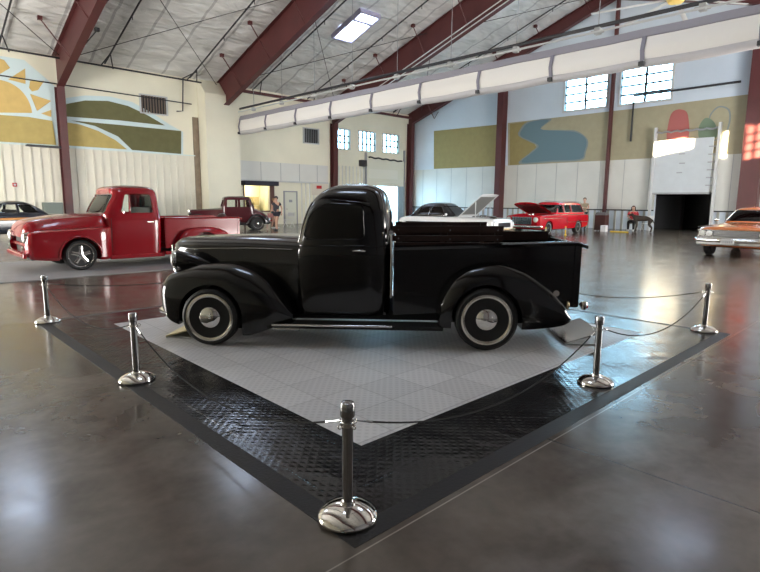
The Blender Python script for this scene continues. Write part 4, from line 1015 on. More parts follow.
# ---- red 1950s pickup
def red_pickup():
    W = 1.9; HW = W/2; R = M_REDP
    t = thing('red_pickup', 'metallic red 1950s pickup truck before the green hill mural', 'pickup truck')
    L = [(0.26, 0.64, 1.84, 0.78, 9), (0.75, 0.62, 1.86, 0.81, 9), (1.02, 0.60, 1.87, 0.80, 9), (1.15, 0.58, 1.87, 0.775, 8), (1.24, 0.60, 1.865, 0.76, 7.5), (1.45, 0.70, 1.855, 0.725, 7), (1.65, 0.80, 1.84, 0.69, 6.5), (1.72, 0.80, 1.82, 0.66, 6), (1.78, 0.85, 1.77, 0.58, 5), (1.82, 0.97, 1.66, 0.42, 4), (1.835, 1.15, 1.5, 0.2, 3)]
    cab = link('cab', stack_bm(L, 50, 80), R, t, 40)
    sp = roundpoly([(0.93, 1.20), (1.67, 1.20), (1.63, 1.64), (1.06, 1.64)], 0.06); fp = roundpoly([(-0.66, 1.20), (0.66, 1.20), (0.60, 1.62), (-0.60, 1.62)], 0.07); rp = roundpoly([(-0.6, 1.25), (0.6, 1.25), (0.55, 1.58), (-0.55, 1.58)], 0.08)
    c1 = bmesh.new(); prism(c1, sp, 'y', -1.2, 1.2); c2 = bmesh.new(); prism(c2, fp, 'x', 0.3, 1.1); c3 = bmesh.new(); prism(c3, rp, 'x', 1.6, 2.1)
    Li = [(z, a+0.05, b-0.05, h-0.045, p) for z, a, b, h, p in L if 0.5 < z < 1.8]; Li[-1] = (1.76, *Li[-1][1:])
    cutmesh(cab, [stack_bm(Li, 20, 48), c1, c2, c3])
    bm = bmesh.new(); patch_bm(bm, fp, front_fn(L), -0.02, 0.006, 12, 8); link('windshield', bm, M_GLASS, t, 40)
    bm = bmesh.new(); patch_bm(bm, rp, front_fn(L, True), -0.02, 0.006, 12, 8); link('rear_window', bm, M_GLASS, t, 40)
    link('windshield_trim', outline_tube(fp, front_fn(L), 0.002, 0.012, 6, True, 2), M_CHROME2, t, 60)
    bm = bmesh.new(); box(bm, 1.35, 1.75, -0.62, 0.62, 0.62, 0.85, bev=0.04); box(bm, 1.62, 1.78, -0.62, 0.62, 0.85, 1.33, bev=0.05); link('bench_seat', bm, M_INT, t)
    bm = bmesh.new(); pts = [(0.98+0.06*sin(2*pi*k/20), -0.35+0.19*cos(2*pi*k/20), 1.22+0.18*sin(2*pi*k/20)) for k in range(21)]; tube(bm, pts, 0.012, 6); tube(bm, [(0.98, -0.35, 1.22), (0.72, -0.35, 1.0)], 0.015, 6); link('steering_wheel', bm, M_RUBBER, t, 50)
    # front clip
    tab = [(-0.97, 0.42, 0.66, 0.86, 0.70), (-0.93, 0.32, 0.78, 0.96, 0.83), (-0.84, 0.27, 0.83, 1.05, 0.905), (-0.6, 0.24, 0.86, 1.11, 0.94), (-0.1, 0.22, 0.88, 1.17, 0.95), (0.40, 0.20, 0.90, 1.20, 0.94), (0.58, 0.20, 0.91, 1.21, 0.90), (0.68, 0.22, 0.92, 1.215, 0.82)]
    bm = bmesh.new(); rs = []
    for s, zb, zs, zt, hw in dense(tab, 44):
        half = [(hw*0.93, zb), (hw*0.99, zb+0.06), (hw, zb+(zs-zb)*0.5), (hw*0.995, zs-0.10), (hw*0.975, zs-0.03), (hw*0.92, zs), (hw*0.83, zs+0.005), (hw*0.78, zs+0.02), (hw*0.74, zs+(zt-zs)*0.45), (hw*0.66, zs+(zt-zs)*0.78), (hw*0.5, zt-0.02), (hw*0.25, zt-0.003), (0, zt)]
        rs.append([(s, -a, z) for a, z in half]+[(s, a, z) for a, z in half[-2::-1]])
    rings(bm, rs); clip = link('hood_and_fenders', bm, R, t, 45)
    gc = bmesh.new(); prism(gc, roundpoly([(-0.60, 0.42), (0.60, 0.42), (0.70, 0.56), (0.62, 0.72), (-0.62, 0.72), (-0.70, 0.56)], 0.08), 'x', -1.2, -0.84)
    cutmesh(clip, [cyl_cut(0.02, 0.32, 0.40, -1.2, -0.62), cyl_cut(0.02, 0.32, 0.40, 0.62, 1.2), gc])
    bm = bmesh.new(); box(bm, -0.86, -0.83, -0.62, 0.62, 0.42, 0.72); g = link('grille', bm, M_INT, t)
    bm = bmesh.new(); box(bm, -0.93, -0.88, -0.60, 0.60, 0.53, 0.60, bev=0.02); link('grille_bar', bm, R, g)
    bm = bmesh.new(); box(bm, -1.02, -0.95, -0.85, 0.85, 0.30, 0.40, bev=0.025); link('bumper', bm, R, t)
    for sg in (-1, 1):
        F = side_fn(L, sg)
        bm = bmesh.new(); patch_bm(bm, sp, F, -0.02, 0.006, 10, 8); link('window_glass', bm, M_GLASS, t, 40)
        link('window_trim', outline_tube(sp, F, 0.003, 0.011, 6, True, 2), M_REDP, t, 60)
        link('vent_pillar', outline_tube([(1.12, 1.20), (1.16, 1.64)], F, -0.012, 0.012, 6, False, 6), R, t, 60)
        link('door_seam', outline_tube([(0.70, 0.32), (0.72, 1.1)], F, 0.001, 0.006, 5, False, 12), M_RUBBER, t, 60)
        link('door_seam', outline_tube([(1.72, 0.32), (1.73, 1.15)], F, 0.001, 0.006, 5, False, 12), M_RUBBER, t, 60)
        bm = bmesh.new(); y = sg*0.82; tube(bm, [(1.62, y, 1.0), (1.48, y+sg*0.02, 1.0)], 0.011, 8); link('door_handle', bm, M_CHROME, t, 50)
        bm = bmesh.new(); tube(bm, [(0.95, sg*0.79, 1.10), (0.93, sg*0.93, 1.18)], 0.008, 6); ellipsoid(bm, (0.93, sg*0.95, 1.22), (0.02, 0.06, 0.05), 14, 8); link('wing_mirror', bm, M_CHROME, t, 50)
        # arch lip
        bm = bmesh.new(); tube(bm, [(0.02+0.405*cos(pi*k/20-0.05), sg*0.955, 0.32+0.405*sin(pi*k/20-0.05)) for k in range(22)], 0.022, 8); link('wheel_arch_lip', bm, R, t, 50)
        lt('headlight', [(0.11, 0.06), (0.118, 0.0), (0.108, -0.015), (0.095, -0.012), (0.06, -0.03), (0.001, -0.038)], M_CHROME, t, c=(-0.955, sg*0.70, 0.72), axis='x', n=28)
        lt('headlight_lens', [(0.09, -0.018), (0.05, -0.036), (0.001, -0.044)], M_LENS, t, c=(-0.955, sg*0.70, 0.72), axis='x', n=24)
        lt('parking_lamp', [(0.05, 0.0), (0.045, -0.012), (0.001, -0.02)], M_CHROME, t, c=(-0.985, sg*0.66, 0.50), axis='x', n=18)
        rt = [(2.20, 0.42, 0.26, 0.05), (2.24, 0.60, 0.24, 0.02), (2.36, 0.75, 0.22, 0.0), (2.6, 0.83, 0.22, -0.01), (2.95, 0.85, 0.22, -0.01), (3.25, 0.81, 0.22, -0.005), (3.48, 0.70, 0.24, 0.01), (3.60, 0.52, 0.27, 0.04)]
        pontoon(rt, HW, 0.14, 0.26, sg, R, t, (2.84, 0.33, 0.40), inner_drop=0.02)
        bm = bmesh.new(); box(bm, 1.84, 2.26, sg*0.68, sg*0.93, 0.22, 0.30, bev=0.015); link('side_step', bm, R, t)
        bm = bmesh.new(); box(bm, 0.64, 1.86, sg*0.74, sg*0.84, 0.18, 0.27, bev=0.02); link('rocker_panel', bm, R, t)
        wheel(t, 0.02, sg*(HW-0.12), 0.325, 0.325, sg, 'mag', 0.22, 0.25); wheel(t, 2.84, sg*(HW-0.13), 0.325, 0.325, sg, 'mag', 0.24, 0.25)
        lt('tail_lamp', [(0.05, 0.0), (0.05, 0.03), (0.001, 0.05)], M_REDLENS, t, c=(3.91, sg*0.60, 0.72), axis='x', n=18)
    bed(t, 1.93, 3.92, 0.70, 0.36, 0.38, 1.10, 1.09, R, R)
    bm = bmesh.new(); ellipsoid(bm, (3.55, -0.45, 1.10), (0.12, 0.1, 0.07), 12, 8); link('bed_bundle', bm, M_WOOD, t, 50)
    bm = bmesh.new(); box(bm, -0.8, 3.85, -0.45, 0.45, 0.22, 0.36); tube(bm, [(0.02, -0.8, 0.32), (0.02, 0.8, 0.32)], 0.05, 8); tube(bm, [(2.84, -0.8, 0.32), (2.84, 0.8, 0.32)], 0.05, 8); link('chassis', bm, M_RUBBER, t)
    place(t, (3.29, 12.72), 0, W, 0.012)
red_pickup()

# ---- general closed car body
def sedan(name, label, W, tab, L, wheels, mbody, mroof, sidewin, style='steel', wr=0.33, hood_open=None, inner=True, pillars=(), cat='car', fpoly=None, rpoly=None, arch=0.37, glass=None):
    """tab rows: s, zbot, zshoulder, ztop, halfwidth"""
    HW = W/2; glass = glass or M_GLASS
    t = thing(name, label, cat)
    bm = bmesh.new(); rs = []
    for s, zb, zs, zt, hw in dense(tab, 50):
        half = [(hw*0.88, zb), (hw*0.96, zb+0.05), (hw*0.995, zb+(zs-zb)*0.35), (hw, zb+(zs-zb)*0.6), (hw*0.985, zs-0.08), (hw*0.965, zs-0.02), (hw*0.92, zs+0.005), (hw*0.82, zs+(zt-zs)*0.5), (hw*0.6, zs+(zt-zs)*0.85), (hw*0.3, zt-0.003), (0, zt)]
        rs.append([(s, -a, z) for a, z in half]+[(s, a, z) for a, z in half[-2::-1]])
    rings(bm, rs); body = link('body', bm, mbody, t, 45)
    cuts = []
    for ws in wheels:
        for sg in (-1, 1):
            y = sorted((sg*(HW+0.2), sg*(HW-0.28))); cuts.append(cyl_cut(ws, wr, arch, y[0], y[1]))
    if hood_open:
        a, b, w2 = hood_open; c = bmesh.new(); box(c, a, b, -w2, w2, 0.55, 1.3); cuts.append(c)
    cutmesh(body, cuts)
    roof = link('roof', stack_bm(L, 26, 60), mroof, t, 40)
    Z = [l[0] for l in L]; zlo = Z[0]; zt = Z[-1]
    Li = [(z, a+0.05, b-0.05, h-0.045, p) for z, a, b, h, p in L[:-1]]; Li[0] = (Li[0][0]-0.02, *Li[0][1:]); Li[-1] = (min(Li[-1][0], zt-0.06), *Li[-1][1:])
    cs = [stack_bm(Li, 14, 44)]
    if fpoly:
        c = bmesh.new(); prism(c, fpoly, 'x', L[0][1]-0.3, L[len(L)//2][1]+0.25); cs.append(c)
    if rpoly:
        c = bmesh.new(); prism(c, rpoly, 'x', L[len(L)//2][2]-0.25, L[0][2]+0.3); cs.append(c)
    for p in sidewin:
        c = bmesh.new(); prism(c, p, 'y', -1.5, 1.5); cs.append(c)
    cutmesh(roof, cs)
    if fpoly: bm = bmesh.new(); patch_bm(bm, fpoly, front_fn(L), -0.02, 0.006, 12, 8); link('windshield', bm, glass, t, 40)
    if rpoly: bm = bmesh.new(); patch_bm(bm, rpoly, front_fn(L, True), -0.02, 0.006, 12, 8); link('rear_window', bm, glass, t, 40)
    for sg in (-1, 1):
        for p in sidewin:
            bm = bmesh.new(); patch_bm(bm, p, side_fn(L, sg), -0.02, 0.006, 8, 6); link('window_glass', bm, glass, t, 40)
            link('window_trim', outline_tube(p, side_fn(L, sg), 0.002, 0.010, 5, True, 2), M_CHROME2, t, 60)
        for ws in wheels: wheel(t, ws, sg*(HW-0.14), wr, wr, sg, style, 0.2, 0.235)
    bm = bmesh.new(); s0 = L[0][1]; box(bm, s0+0.7, s0+1.15, -HW+0.22, HW-0.22, 0.5, 0.75, bev=0.03); box(bm, s0+1.1, s0+1.25, -HW+0.22, HW-0.22, 0.75, zlo+0.22, bev=0.03); link('seats', bm, M_INT, t)
    return t

# white-and-black hardtop, hood up, facing right
def white_car():
    W = 1.9; Wm = mat('white_car_paint', (0.72, 0.72, 0.72), 0.25, coat=0.5)
    tab = [(-0.98, 0.42, 0.70, 0.76, 0.78), (-0.92, 0.32, 0.80, 0.84, 0.90), (-0.6, 0.24, 0.86, 0.90, 0.94), (0.3, 0.22, 0.88, 0.95, 0.95), (1.2, 0.22, 0.90, 0.95, 0.95), (2.6, 0.22, 0.90, 0.95, 0.95), (3.3, 0.28, 0.88, 0.93, 0.93), (3.6, 0.36, 0.82, 0.86, 0.88), (3.7, 0.44, 0.74, 0.78, 0.80)]
    L = [(0.88, 0.85, 3.35, 0.80, 7), (1.0, 1.0, 3.15, 0.78, 7), (1.2, 1.25, 2.95, 0.70, 6), (1.38, 1.5, 2.7, 0.62, 5.5), (1.46, 1.62, 2.5, 0.52, 5), (1.50, 1.85, 2.25, 0.3, 4)]
    t = sedan('hardtop_car', 'white and black hardtop car with its hood raised, before the wide red column', W, tab, L, (0.0, 2.95), Wm, mat('black_roof', (0.012, 0.012, 0.015), 0.2, coat=0.6),
              [[(1.32, 0.98), (2.05, 0.98), (2.05, 1.34), (1.58, 1.34)], [(2.13, 0.98), (2.75, 0.98), (2.6, 1.32), (2.13, 1.34)]], 'plain', hood_open=(-0.75, 0.7, 0.62),
              fpoly=[(-0.66, 0.98), (0.66, 0.98), (0.56, 1.36), (-0.56, 1.36)], rpoly=[(-0.6, 1.02), (0.6, 1.02), (0.5, 1.32), (-0.5, 1.32)], glass=M_DGLASS)
    # raised hood: hinged at the cowl
    h = bmesh.new(); a = radians(40); P = lambda d, y, k: (0.72-d*cos(a)-k*sin(a), y, 0.95+d*sin(a)-k*cos(a)*-1)
    rs = [[P(d, -0.72, 0.0), P(d, -0.4, 0.03), P(d, 0, 0.04+c), P(d, 0.4, 0.03), P(d, 0.72, 0.0), P(d, 0.72, -0.02), P(d, -0.72, -0.02)] for d, c in ((0, 0), (0.6, 0.01), (1.3, 0.01))]
    rs.append([P(1.42, -0.68, -0.05), P(1.42, -0.4, -0.03), P(1.42, 0, -0.02), P(1.42, 0.4, -0.03), P(1.42, 0.68, -0.05), P(1.42, 0.68, -0.08), P(1.42, -0.68, -0.08)])
    rings(h, rs); hd = link('raised_hood', h, Wm, t, 40)
    bm = bmesh.new()
    rs = [[P(d, -0.6, -0.035), P(d, 0.6, -0.035), P(d, 0.6, -0.022), P(d, -0.6, -0.022)] for d in (0.15, 1.25)]; rings(bm, rs); link('hood_liner', bm, mat('hood_liner', (0.16, 0.16, 0.15), 0.8), hd)
    bm = bmesh.new()
    for y in (-0.6, 0.6): tube(bm, [(0.0, y, 0.9), P(0.95, y, -0.02)], 0.018, 6)
    link('hood_strut', bm, M_LGREY, hd)
    bm = bmesh.new(); box(bm, -0.5, 0.35, -0.35, 0.35, 0.62, 0.88, bev=0.04); lathe(bm, [(0.18, 0.88), (0.20, 0.90), (0.20, 0.97), (0.15, 1.0), (0.001, 1.01)], (-0.05, 0, 0), 'z', 20)
    for y in (-0.28, 0.28): tube(bm, [(-0.45, y, 0.90), (0.3, y, 0.90)], 0.07, 8)
    link('engine', bm, M_CHROME2, t, 40)
    bm = bmesh.new(); box(bm, -1.06, -0.95, -0.88, 0.88, 0.36, 0.50, bev=0.04); link('bumper', bm, M_CHROME, t)
    bm = bmesh.new(); box(bm, -1.0, -0.95, -0.5, 0.5, 0.54, 0.72, bev=0.01); link('grille', bm, M_DK, t)
    for sg in (-1, 1):
        for d in (0.60, 0.78): lt('headlight', [(0.085, 0.04), (0.09, -0.01), (0.07, -0.03), (0.001, -0.04)], M_LENS, t, c=(-0.96, sg*d, 0.65), axis='x', n=20)
        bm = bmesh.new(); tube(bm, [(-0.7, sg*0.958, 0.70), (1, sg*0.965, 0.72), (3.3, sg*0.955, 0.70)], 0.012, 6); link('side_moulding', bm, M_CHROME2, t, 60)
        bm = bmesh.new(); prism(bm, [(0.75, 0.30), (3.2, 0.30), (3.2, 0.69), (1.3, 0.71)], 'y', sg*0.93, sg*0.957); link('side_colour_panel', bm, mat('black_roof'), t)
        bm = bmesh.new(); ellipsoid(bm, (1.15, sg*0.98, 1.02), (0.05, 0.07, 0.05), 12, 8); link('wing_mirror', bm, M_LGREY, t, 50)
    P = on_floor(503, 242); n = Vector((CF.x, CF.y, 0)).normalized(); P = P+n*W
    place(t, (P.x, P.y), 97.0, W)
white_car()

# red wagon with open hood
def red_wagon():
    W = 1.88; Rm = mat('bright_red_paint', (0.50, 0.006, 0.016), 0.22, coat=0.7)
    tab = [(-0.90, 0.45, 0.78, 0.84, 0.80), (-0.84, 0.34, 0.88, 0.92, 0.90), (-0.5, 0.26, 0.93, 0.98, 0.93), (0.5, 0.24, 0.95, 1.02, 0.94), (1.2, 0.24, 0.96, 1.02, 0.94), (3.4, 0.26, 0.96, 1.0, 0.94), (3.95, 0.34, 0.95, 0.98, 0.92), (4.12, 0.42, 0.92, 0.95, 0.86)]
    L = [(0.97, 0.85, 4.02, 0.80, 8), (1.1, 0.98, 3.98, 0.77, 8), (1.3, 1.15, 3.9, 0.71, 7), (1.48, 1.35, 3.8, 0.65, 6.5), (1.55, 1.45, 3.7, 0.56, 6), (1.59, 1.7, 3.5, 0.35, 5)]
    t = sedan('station_wagon', 'bright red 1950s station wagon with open hood beside the wide column', W, tab, L, (0.0, 2.92), Rm, Rm,
              [[(1.12, 1.06), (1.62, 1.06), (1.62, 1.42), (1.32, 1.42)], [(1.72, 1.06), (2.35, 1.06), (2.35, 1.42), (1.72, 1.42)], [(2.45, 1.06), (3.75, 1.06), (3.60, 1.42), (2.45, 1.42)]], 'plain', hood_open=(-0.72, 0.65, 0.66),
              fpoly=[(-0.68, 1.06), (0.68, 1.06), (0.6, 1.44), (-0.6, 1.44)], rpoly=[(-0.62, 1.08), (0.62, 1.08), (0.55, 1.42), (-0.55, 1.42)])
    a = radians(19); P = lambda d, y, k: (0.70-d*cos(a)-k*sin(a), y, 1.03+d*sin(a)+k*cos(a))
    bm = bmesh.new(); rs = [[P(d, -0.74*w, -0.04), P(d, -0.66*w, 0.0), P(d, -0.3, 0.05), P(d, 0, 0.06), P(d, 0.3, 0.05), P(d, 0.66*w, 0), P(d, 0.74*w, -0.04), P(d, 0.6*w, -0.04), P(d, 0, -0.0), P(d, -0.6*w, -0.04)] for d, w in ((0, 1), (0.7, 1), (1.25, 0.97), (1.42, 0.85))]
    rings(bm, rs); hd = link('raised_hood', bm, Rm, t, 40)
    bm = bmesh.new(); rs = [[P(d, -0.55, -0.05), P(d, 0.55, -0.05), P(d, 0.5, -0.02), P(d, -0.5, -0.02)] for d in (0.1, 1.25)]; rings(bm, rs); link('hood_underside', bm, mat('dark_red_inner', (0.12, 0.01, 0.01), 0.6), hd)
    bm = bmesh.new(); box(bm, -0.45, 0.35, -0.3, 0.3, 0.6, 0.9, bev=0.04); lathe(bm, [(0.17, 0.9), (0.19, 0.92), (0.19, 1.0), (0.001, 1.02)], (-0.1, 0, 0), 'z', 18)
    link('engine', bm, M_CHROME2, t, 40)
    bm = bmesh.new(); box(bm, -0.93, -0.89, -0.52, 0.52, 0.50, 0.86, bev=0.01); g = link('grille', bm, M_CHROME2, t)
    bm = bmesh.new()
    for i in range(9): box(bm, -0.945, -0.93, -0.5+i*0.125-0.01, -0.5+i*0.125+0.01, 0.52, 0.84)
    for z in (0.6, 0.7, 0.78): box(bm, -0.943, -0.93, -0.5, 0.5, z-0.008, z+0.008)
    link('grille_mesh', bm, M_DK, g)
    bm = bmesh.new(); tube(bm, [(-0.75, -0.98, 0.42), (-0.95, -0.85, 0.42), (-1.02, -0.3, 0.42), (-1.02, 0.3, 0.42), (-0.95, 0.85, 0.42), (-0.75, 0.98, 0.42)], 0.06, 10); link('bumper', bm, M_CHROME, t, 50)
    for sg in (-1, 1):
        lt('headlight', [(0.11, 0.04), (0.115, -0.02), (0.095, -0.03), (0.05, -0.05), (0.001, -0.06)], M_LENS, t, c=(-0.88, sg*0.72, 0.74), axis='x', n=22)
        bm = bmesh.new(); tube(bm, [(-0.6, sg*0.935, 0.80), (1.4, sg*0.952, 0.80), (1.7, sg*0.95, 0.60), (3.9, sg*0.93, 0.58)], 0.012, 6); link('side_moulding', bm, M_CHROME2, t, 60)
        bm = bmesh.new(); tube(bm, [(1.68, sg*0.95, 0.35), (1.68, sg*0.935, 0.96)], 0.006, 5); tube(bm, [(2.65, sg*0.95, 0.35), (2.65, sg*0.935, 0.96)], 0.006, 5); link('door_seams', bm, M_RUBBER, t)
        lt('tail_lamp', [(0.06, 0.0), (0.055, 0.04), (0.001, 0.06)], M_REDLENS, t, c=(4.10, sg*0.78, 0.82), axis='x', n=16)
        bm = bmesh.new()
        for r in (1, 2, 3): tube(bm, [(3.98, sg*0.45, 1.57), (1.9, sg*0.45, 1.63)], 0.012, 6); break
        link('roof_rail', bm, M_CHROME2, t, 60)
    P = on_floor(549, 235.5); place(t, (P.x, P.y), 0, W)
    c = thing('floor_marker', 'small yellow marker post on the floor by the red wagon front wheel', 'marker', (P.x+0.7, P.y-0.45, 0))
    lt('post', [(0.06, 0), (0.06, 0.03), (0.03, 0.05), (0.03, 0.42), (0.001, 0.44)], mat('safety_yellow', (0.8, 0.55, 0.05), 0.5), c); lt('band', [(0.031, 0.28), (0.032, 0.34), (0.031, 0.35)], M_LGREY, c)
    c2 = copy_tree(c); c2.location = (P.x-0.95, P.y-0.35, 0); c2['label'] = 'small yellow marker post at the red wagon front bumper'
red_wagon()

# orange coupe at the right edge
def orange_car():
    W = 2.0; O = mat('orange_paint', (0.50, 0.14, 0.03), 0.22, coat=0.7); S = mat('silver_paint', (0.45, 0.45, 0.44), 0.3, metal=0.5)
    tab = [(-0.95, 0.48, 0.80, 0.84, 0.93), (-0.88, 0.36, 0.83, 0.87, 0.98), (-0.4, 0.26, 0.85, 0.92, 1.0), (0.6, 0.22, 0.88, 0.97, 1.0), (1.2, 0.22, 0.90, 0.97, 1.0), (3.0, 0.24, 0.92, 0.97, 1.0), (3.9, 0.34, 0.90, 0.94, 0.97), (4.25, 0.45, 0.86, 0.90, 0.90)]
    L = [(0.90, 0.75, 3.5, 0.86, 8), (1.0, 0.90, 3.35, 0.83, 8), (1.2, 1.22, 3.0, 0.74, 7), (1.34, 1.48, 2.7, 0.66, 6), (1.40, 1.62, 2.55, 0.56, 5.5), (1.435, 1.85, 2.3, 0.32, 4.5)]
    t = sedan('orange_coupe', 'orange 1960s coupe with silver nose at the right edge of the photo', W, tab, L, (0.0, 2.95), O, O,
              [[(1.30, 1.0), (2.0, 1.0), (2.0, 1.30), (1.60, 1.30)], [(2.08, 1.0), (2.8, 1.0), (2.55, 1.30), (2.08, 1.30)]], 'steel',
              fpoly=[(-0.74, 1.0), (0.74, 1.0), (0.62, 1.34), (-0.62, 1.34)], rpoly=[(-0.66, 1.02), (0.66, 1.02), (0.56, 1.32), (-0.56, 1.32)], wr=0.335)
    bm = bmesh.new(); box(bm, -0.985, -0.93, -0.93, 0.93, 0.60, 0.78, bev=0.012); g = link('grille', bm, mat('grille_grey', (0.16, 0.16, 0.165), 0.4, metal=0.5), t)
    bm = bmesh.new(); box(bm, -1.0, -0.985, -0.94, 0.94, 0.765, 0.79); box(bm, -1.0, -0.985, -0.94, 0.94, 0.595, 0.61)
    for z in (0.65, 0.69, 0.73): box(bm, -0.995, -0.985, -0.52, 0.52, z-0.006, z+0.006)
    link('grille_trim', bm, M_CHROME2, g)
    bm = bmesh.new(); box(bm, -0.99, -0.86, -0.97, 0.97, 0.36, 0.60, bev=0.03); link('valance', bm, S, t)
    bm = bmesh.new(); tube(bm, [(-0.82, -1.02, 0.50), (-1.02, -0.92, 0.50), (-1.08, -0.4, 0.50), (-1.08, 0.4, 0.50), (-1.02, 0.92, 0.50), (-0.82, 1.02, 0.50)], 0.062, 12); b = link('bumper', bm, M_CHROME, t, 50)
    bm = bmesh.new(); box(bm, -1.165, -1.145, -0.02, 0.30, 0.40, 0.55, bev=0.004); pl = link('licence_plate', bm, M_LGREY, t)
    bm = bmesh.new()
    for i in range(6): box(bm, -1.168, -1.165, 0.02+i*0.045, 0.045+i*0.045, 0.445, 0.505)
    link('plate_marks', bm, M_GREY, pl)
    for sg in (-1, 1):
        bm = bmesh.new(); box(bm, -1.01, -0.97, min(sg*0.54, sg*0.92), max(sg*0.54, sg*0.92), 0.61, 0.77, bev=0.012); link('lamp_bezel', bm, M_CHROME2, t)
        for d in (0.64, 0.82): lt('headlight', [(0.078, 0.01), (0.078, -0.012), (0.06, -0.028), (0.001, -0.036)], M_LENS, t, c=(-1.01, sg*d, 0.69), axis='x', n=22)
        bm = bmesh.new(); tube(bm, [(-0.8, sg*0.99, 0.86), (1, sg*0.985, 0.89), (4.0, sg*0.955, 0.90)], 0.010, 6); link('side_moulding', bm, M_CHROME2, t, 60)
        bm = bmesh.new(); ellipsoid(bm, (1.0, sg*1.03, 1.03), (0.04, 0.07, 0.045), 12, 8); tube(bm, [(1.0, sg*0.93, 0.93), (1.0, sg*1.02, 1.0)], 0.01, 6); link('wing_mirror', bm, M_CHROME, t, 50)
    bm = bmesh.new(); box(bm, 0.55, 0.78, -0.55, 0.55, 0.958, 0.975, bev=0.004); link('cowl_vent', bm, M_CHROME2, t)
    place(t, (18.5, 3.12), 0, W)
orange_car()

# dark blue muscle car far left
def blue_car():
    W = 1.88; Bm = mat('dark_blue_paint', (0.008, 0.012, 0.022), 0.2, coat=0.6)
    tab = [(-0.95, 0.45, 0.76, 0.80, 0.84), (-0.85, 0.32, 0.82, 0.86, 0.91), (-0.2, 0.24, 0.86, 0.93, 0.94), (1.0, 0.22, 0.90, 0.96, 0.94), (3.0, 0.24, 0.92, 0.96, 0.94), (3.7, 0.34, 0.90, 0.94, 0.91), (3.95, 0.45, 0.86, 0.9, 0.84)]
    L = [(0.90, 0.85, 3.25, 0.80, 8), (1.05, 1.05, 3.05, 0.77, 7), (1.25, 1.4, 2.75, 0.69, 6.5), (1.38, 1.6, 2.5, 0.61, 6), (1.43, 1.75, 2.35, 0.5, 5), (1.46, 1.95, 2.15, 0.3, 4)]
    t = sedan('dark_coupe', 'very dark blue coupe parked at the left edge behind the red pickup', W, tab, L, (0.0, 2.8), Bm, Bm,
              [[(1.35, 1.0), (2.02, 1.0), (2.02, 1.32), (1.62, 1.32)], [(2.10, 1.0), (2.75, 1.0), (2.5, 1.31), (2.10, 1.32)]], 'mag',
              fpoly=[(-0.7, 1.0), (0.7, 1.0), (0.6, 1.34), (-0.6, 1.34)], rpoly=[(-0.64, 1.02), (0.64, 1.02), (0.52, 1.3), (-0.52, 1.3)])
    bm = bmesh.new(); box(bm, -1.03, -0.92, -0.86, 0.86, 0.40, 0.52, bev=0.03); link('bumper', bm, M_CHROME, t)
    bm = bmesh.new(); box(bm, -0.98, -0.93, -0.8, 0.8, 0.56, 0.74, bev=0.01); link('grille', bm, M_DK, t)
    for sg in (-1, 1):
        bm = bmesh.new(); prism(bm, [(-0.6, 0.72), (3.6, 0.76), (3.6, 0.84), (-0.6, 0.80)], 'y', sg*0.90, sg*0.947); link('orange_reflection', bm, mat('reflection_orange', (0.55, 0.22, 0.03), 0.4), t)  # orange reflection along the flank, put in as a coloured strip
        lt('headlight', [(0.09, 0.02), (0.09, -0.02), (0.001, -0.04)], M_LENS, t, c=(-0.95, sg*0.66, 0.66), axis='x', n=20)
        bm = bmesh.new(); ellipsoid(bm, (1.2, sg*0.98, 1.0), (0.05, 0.07, 0.05), 12, 8); link('wing_mirror', bm, M_CHROME, t, 50)
    place(t, (2.3, 24.0), 8, W)
blue_car()

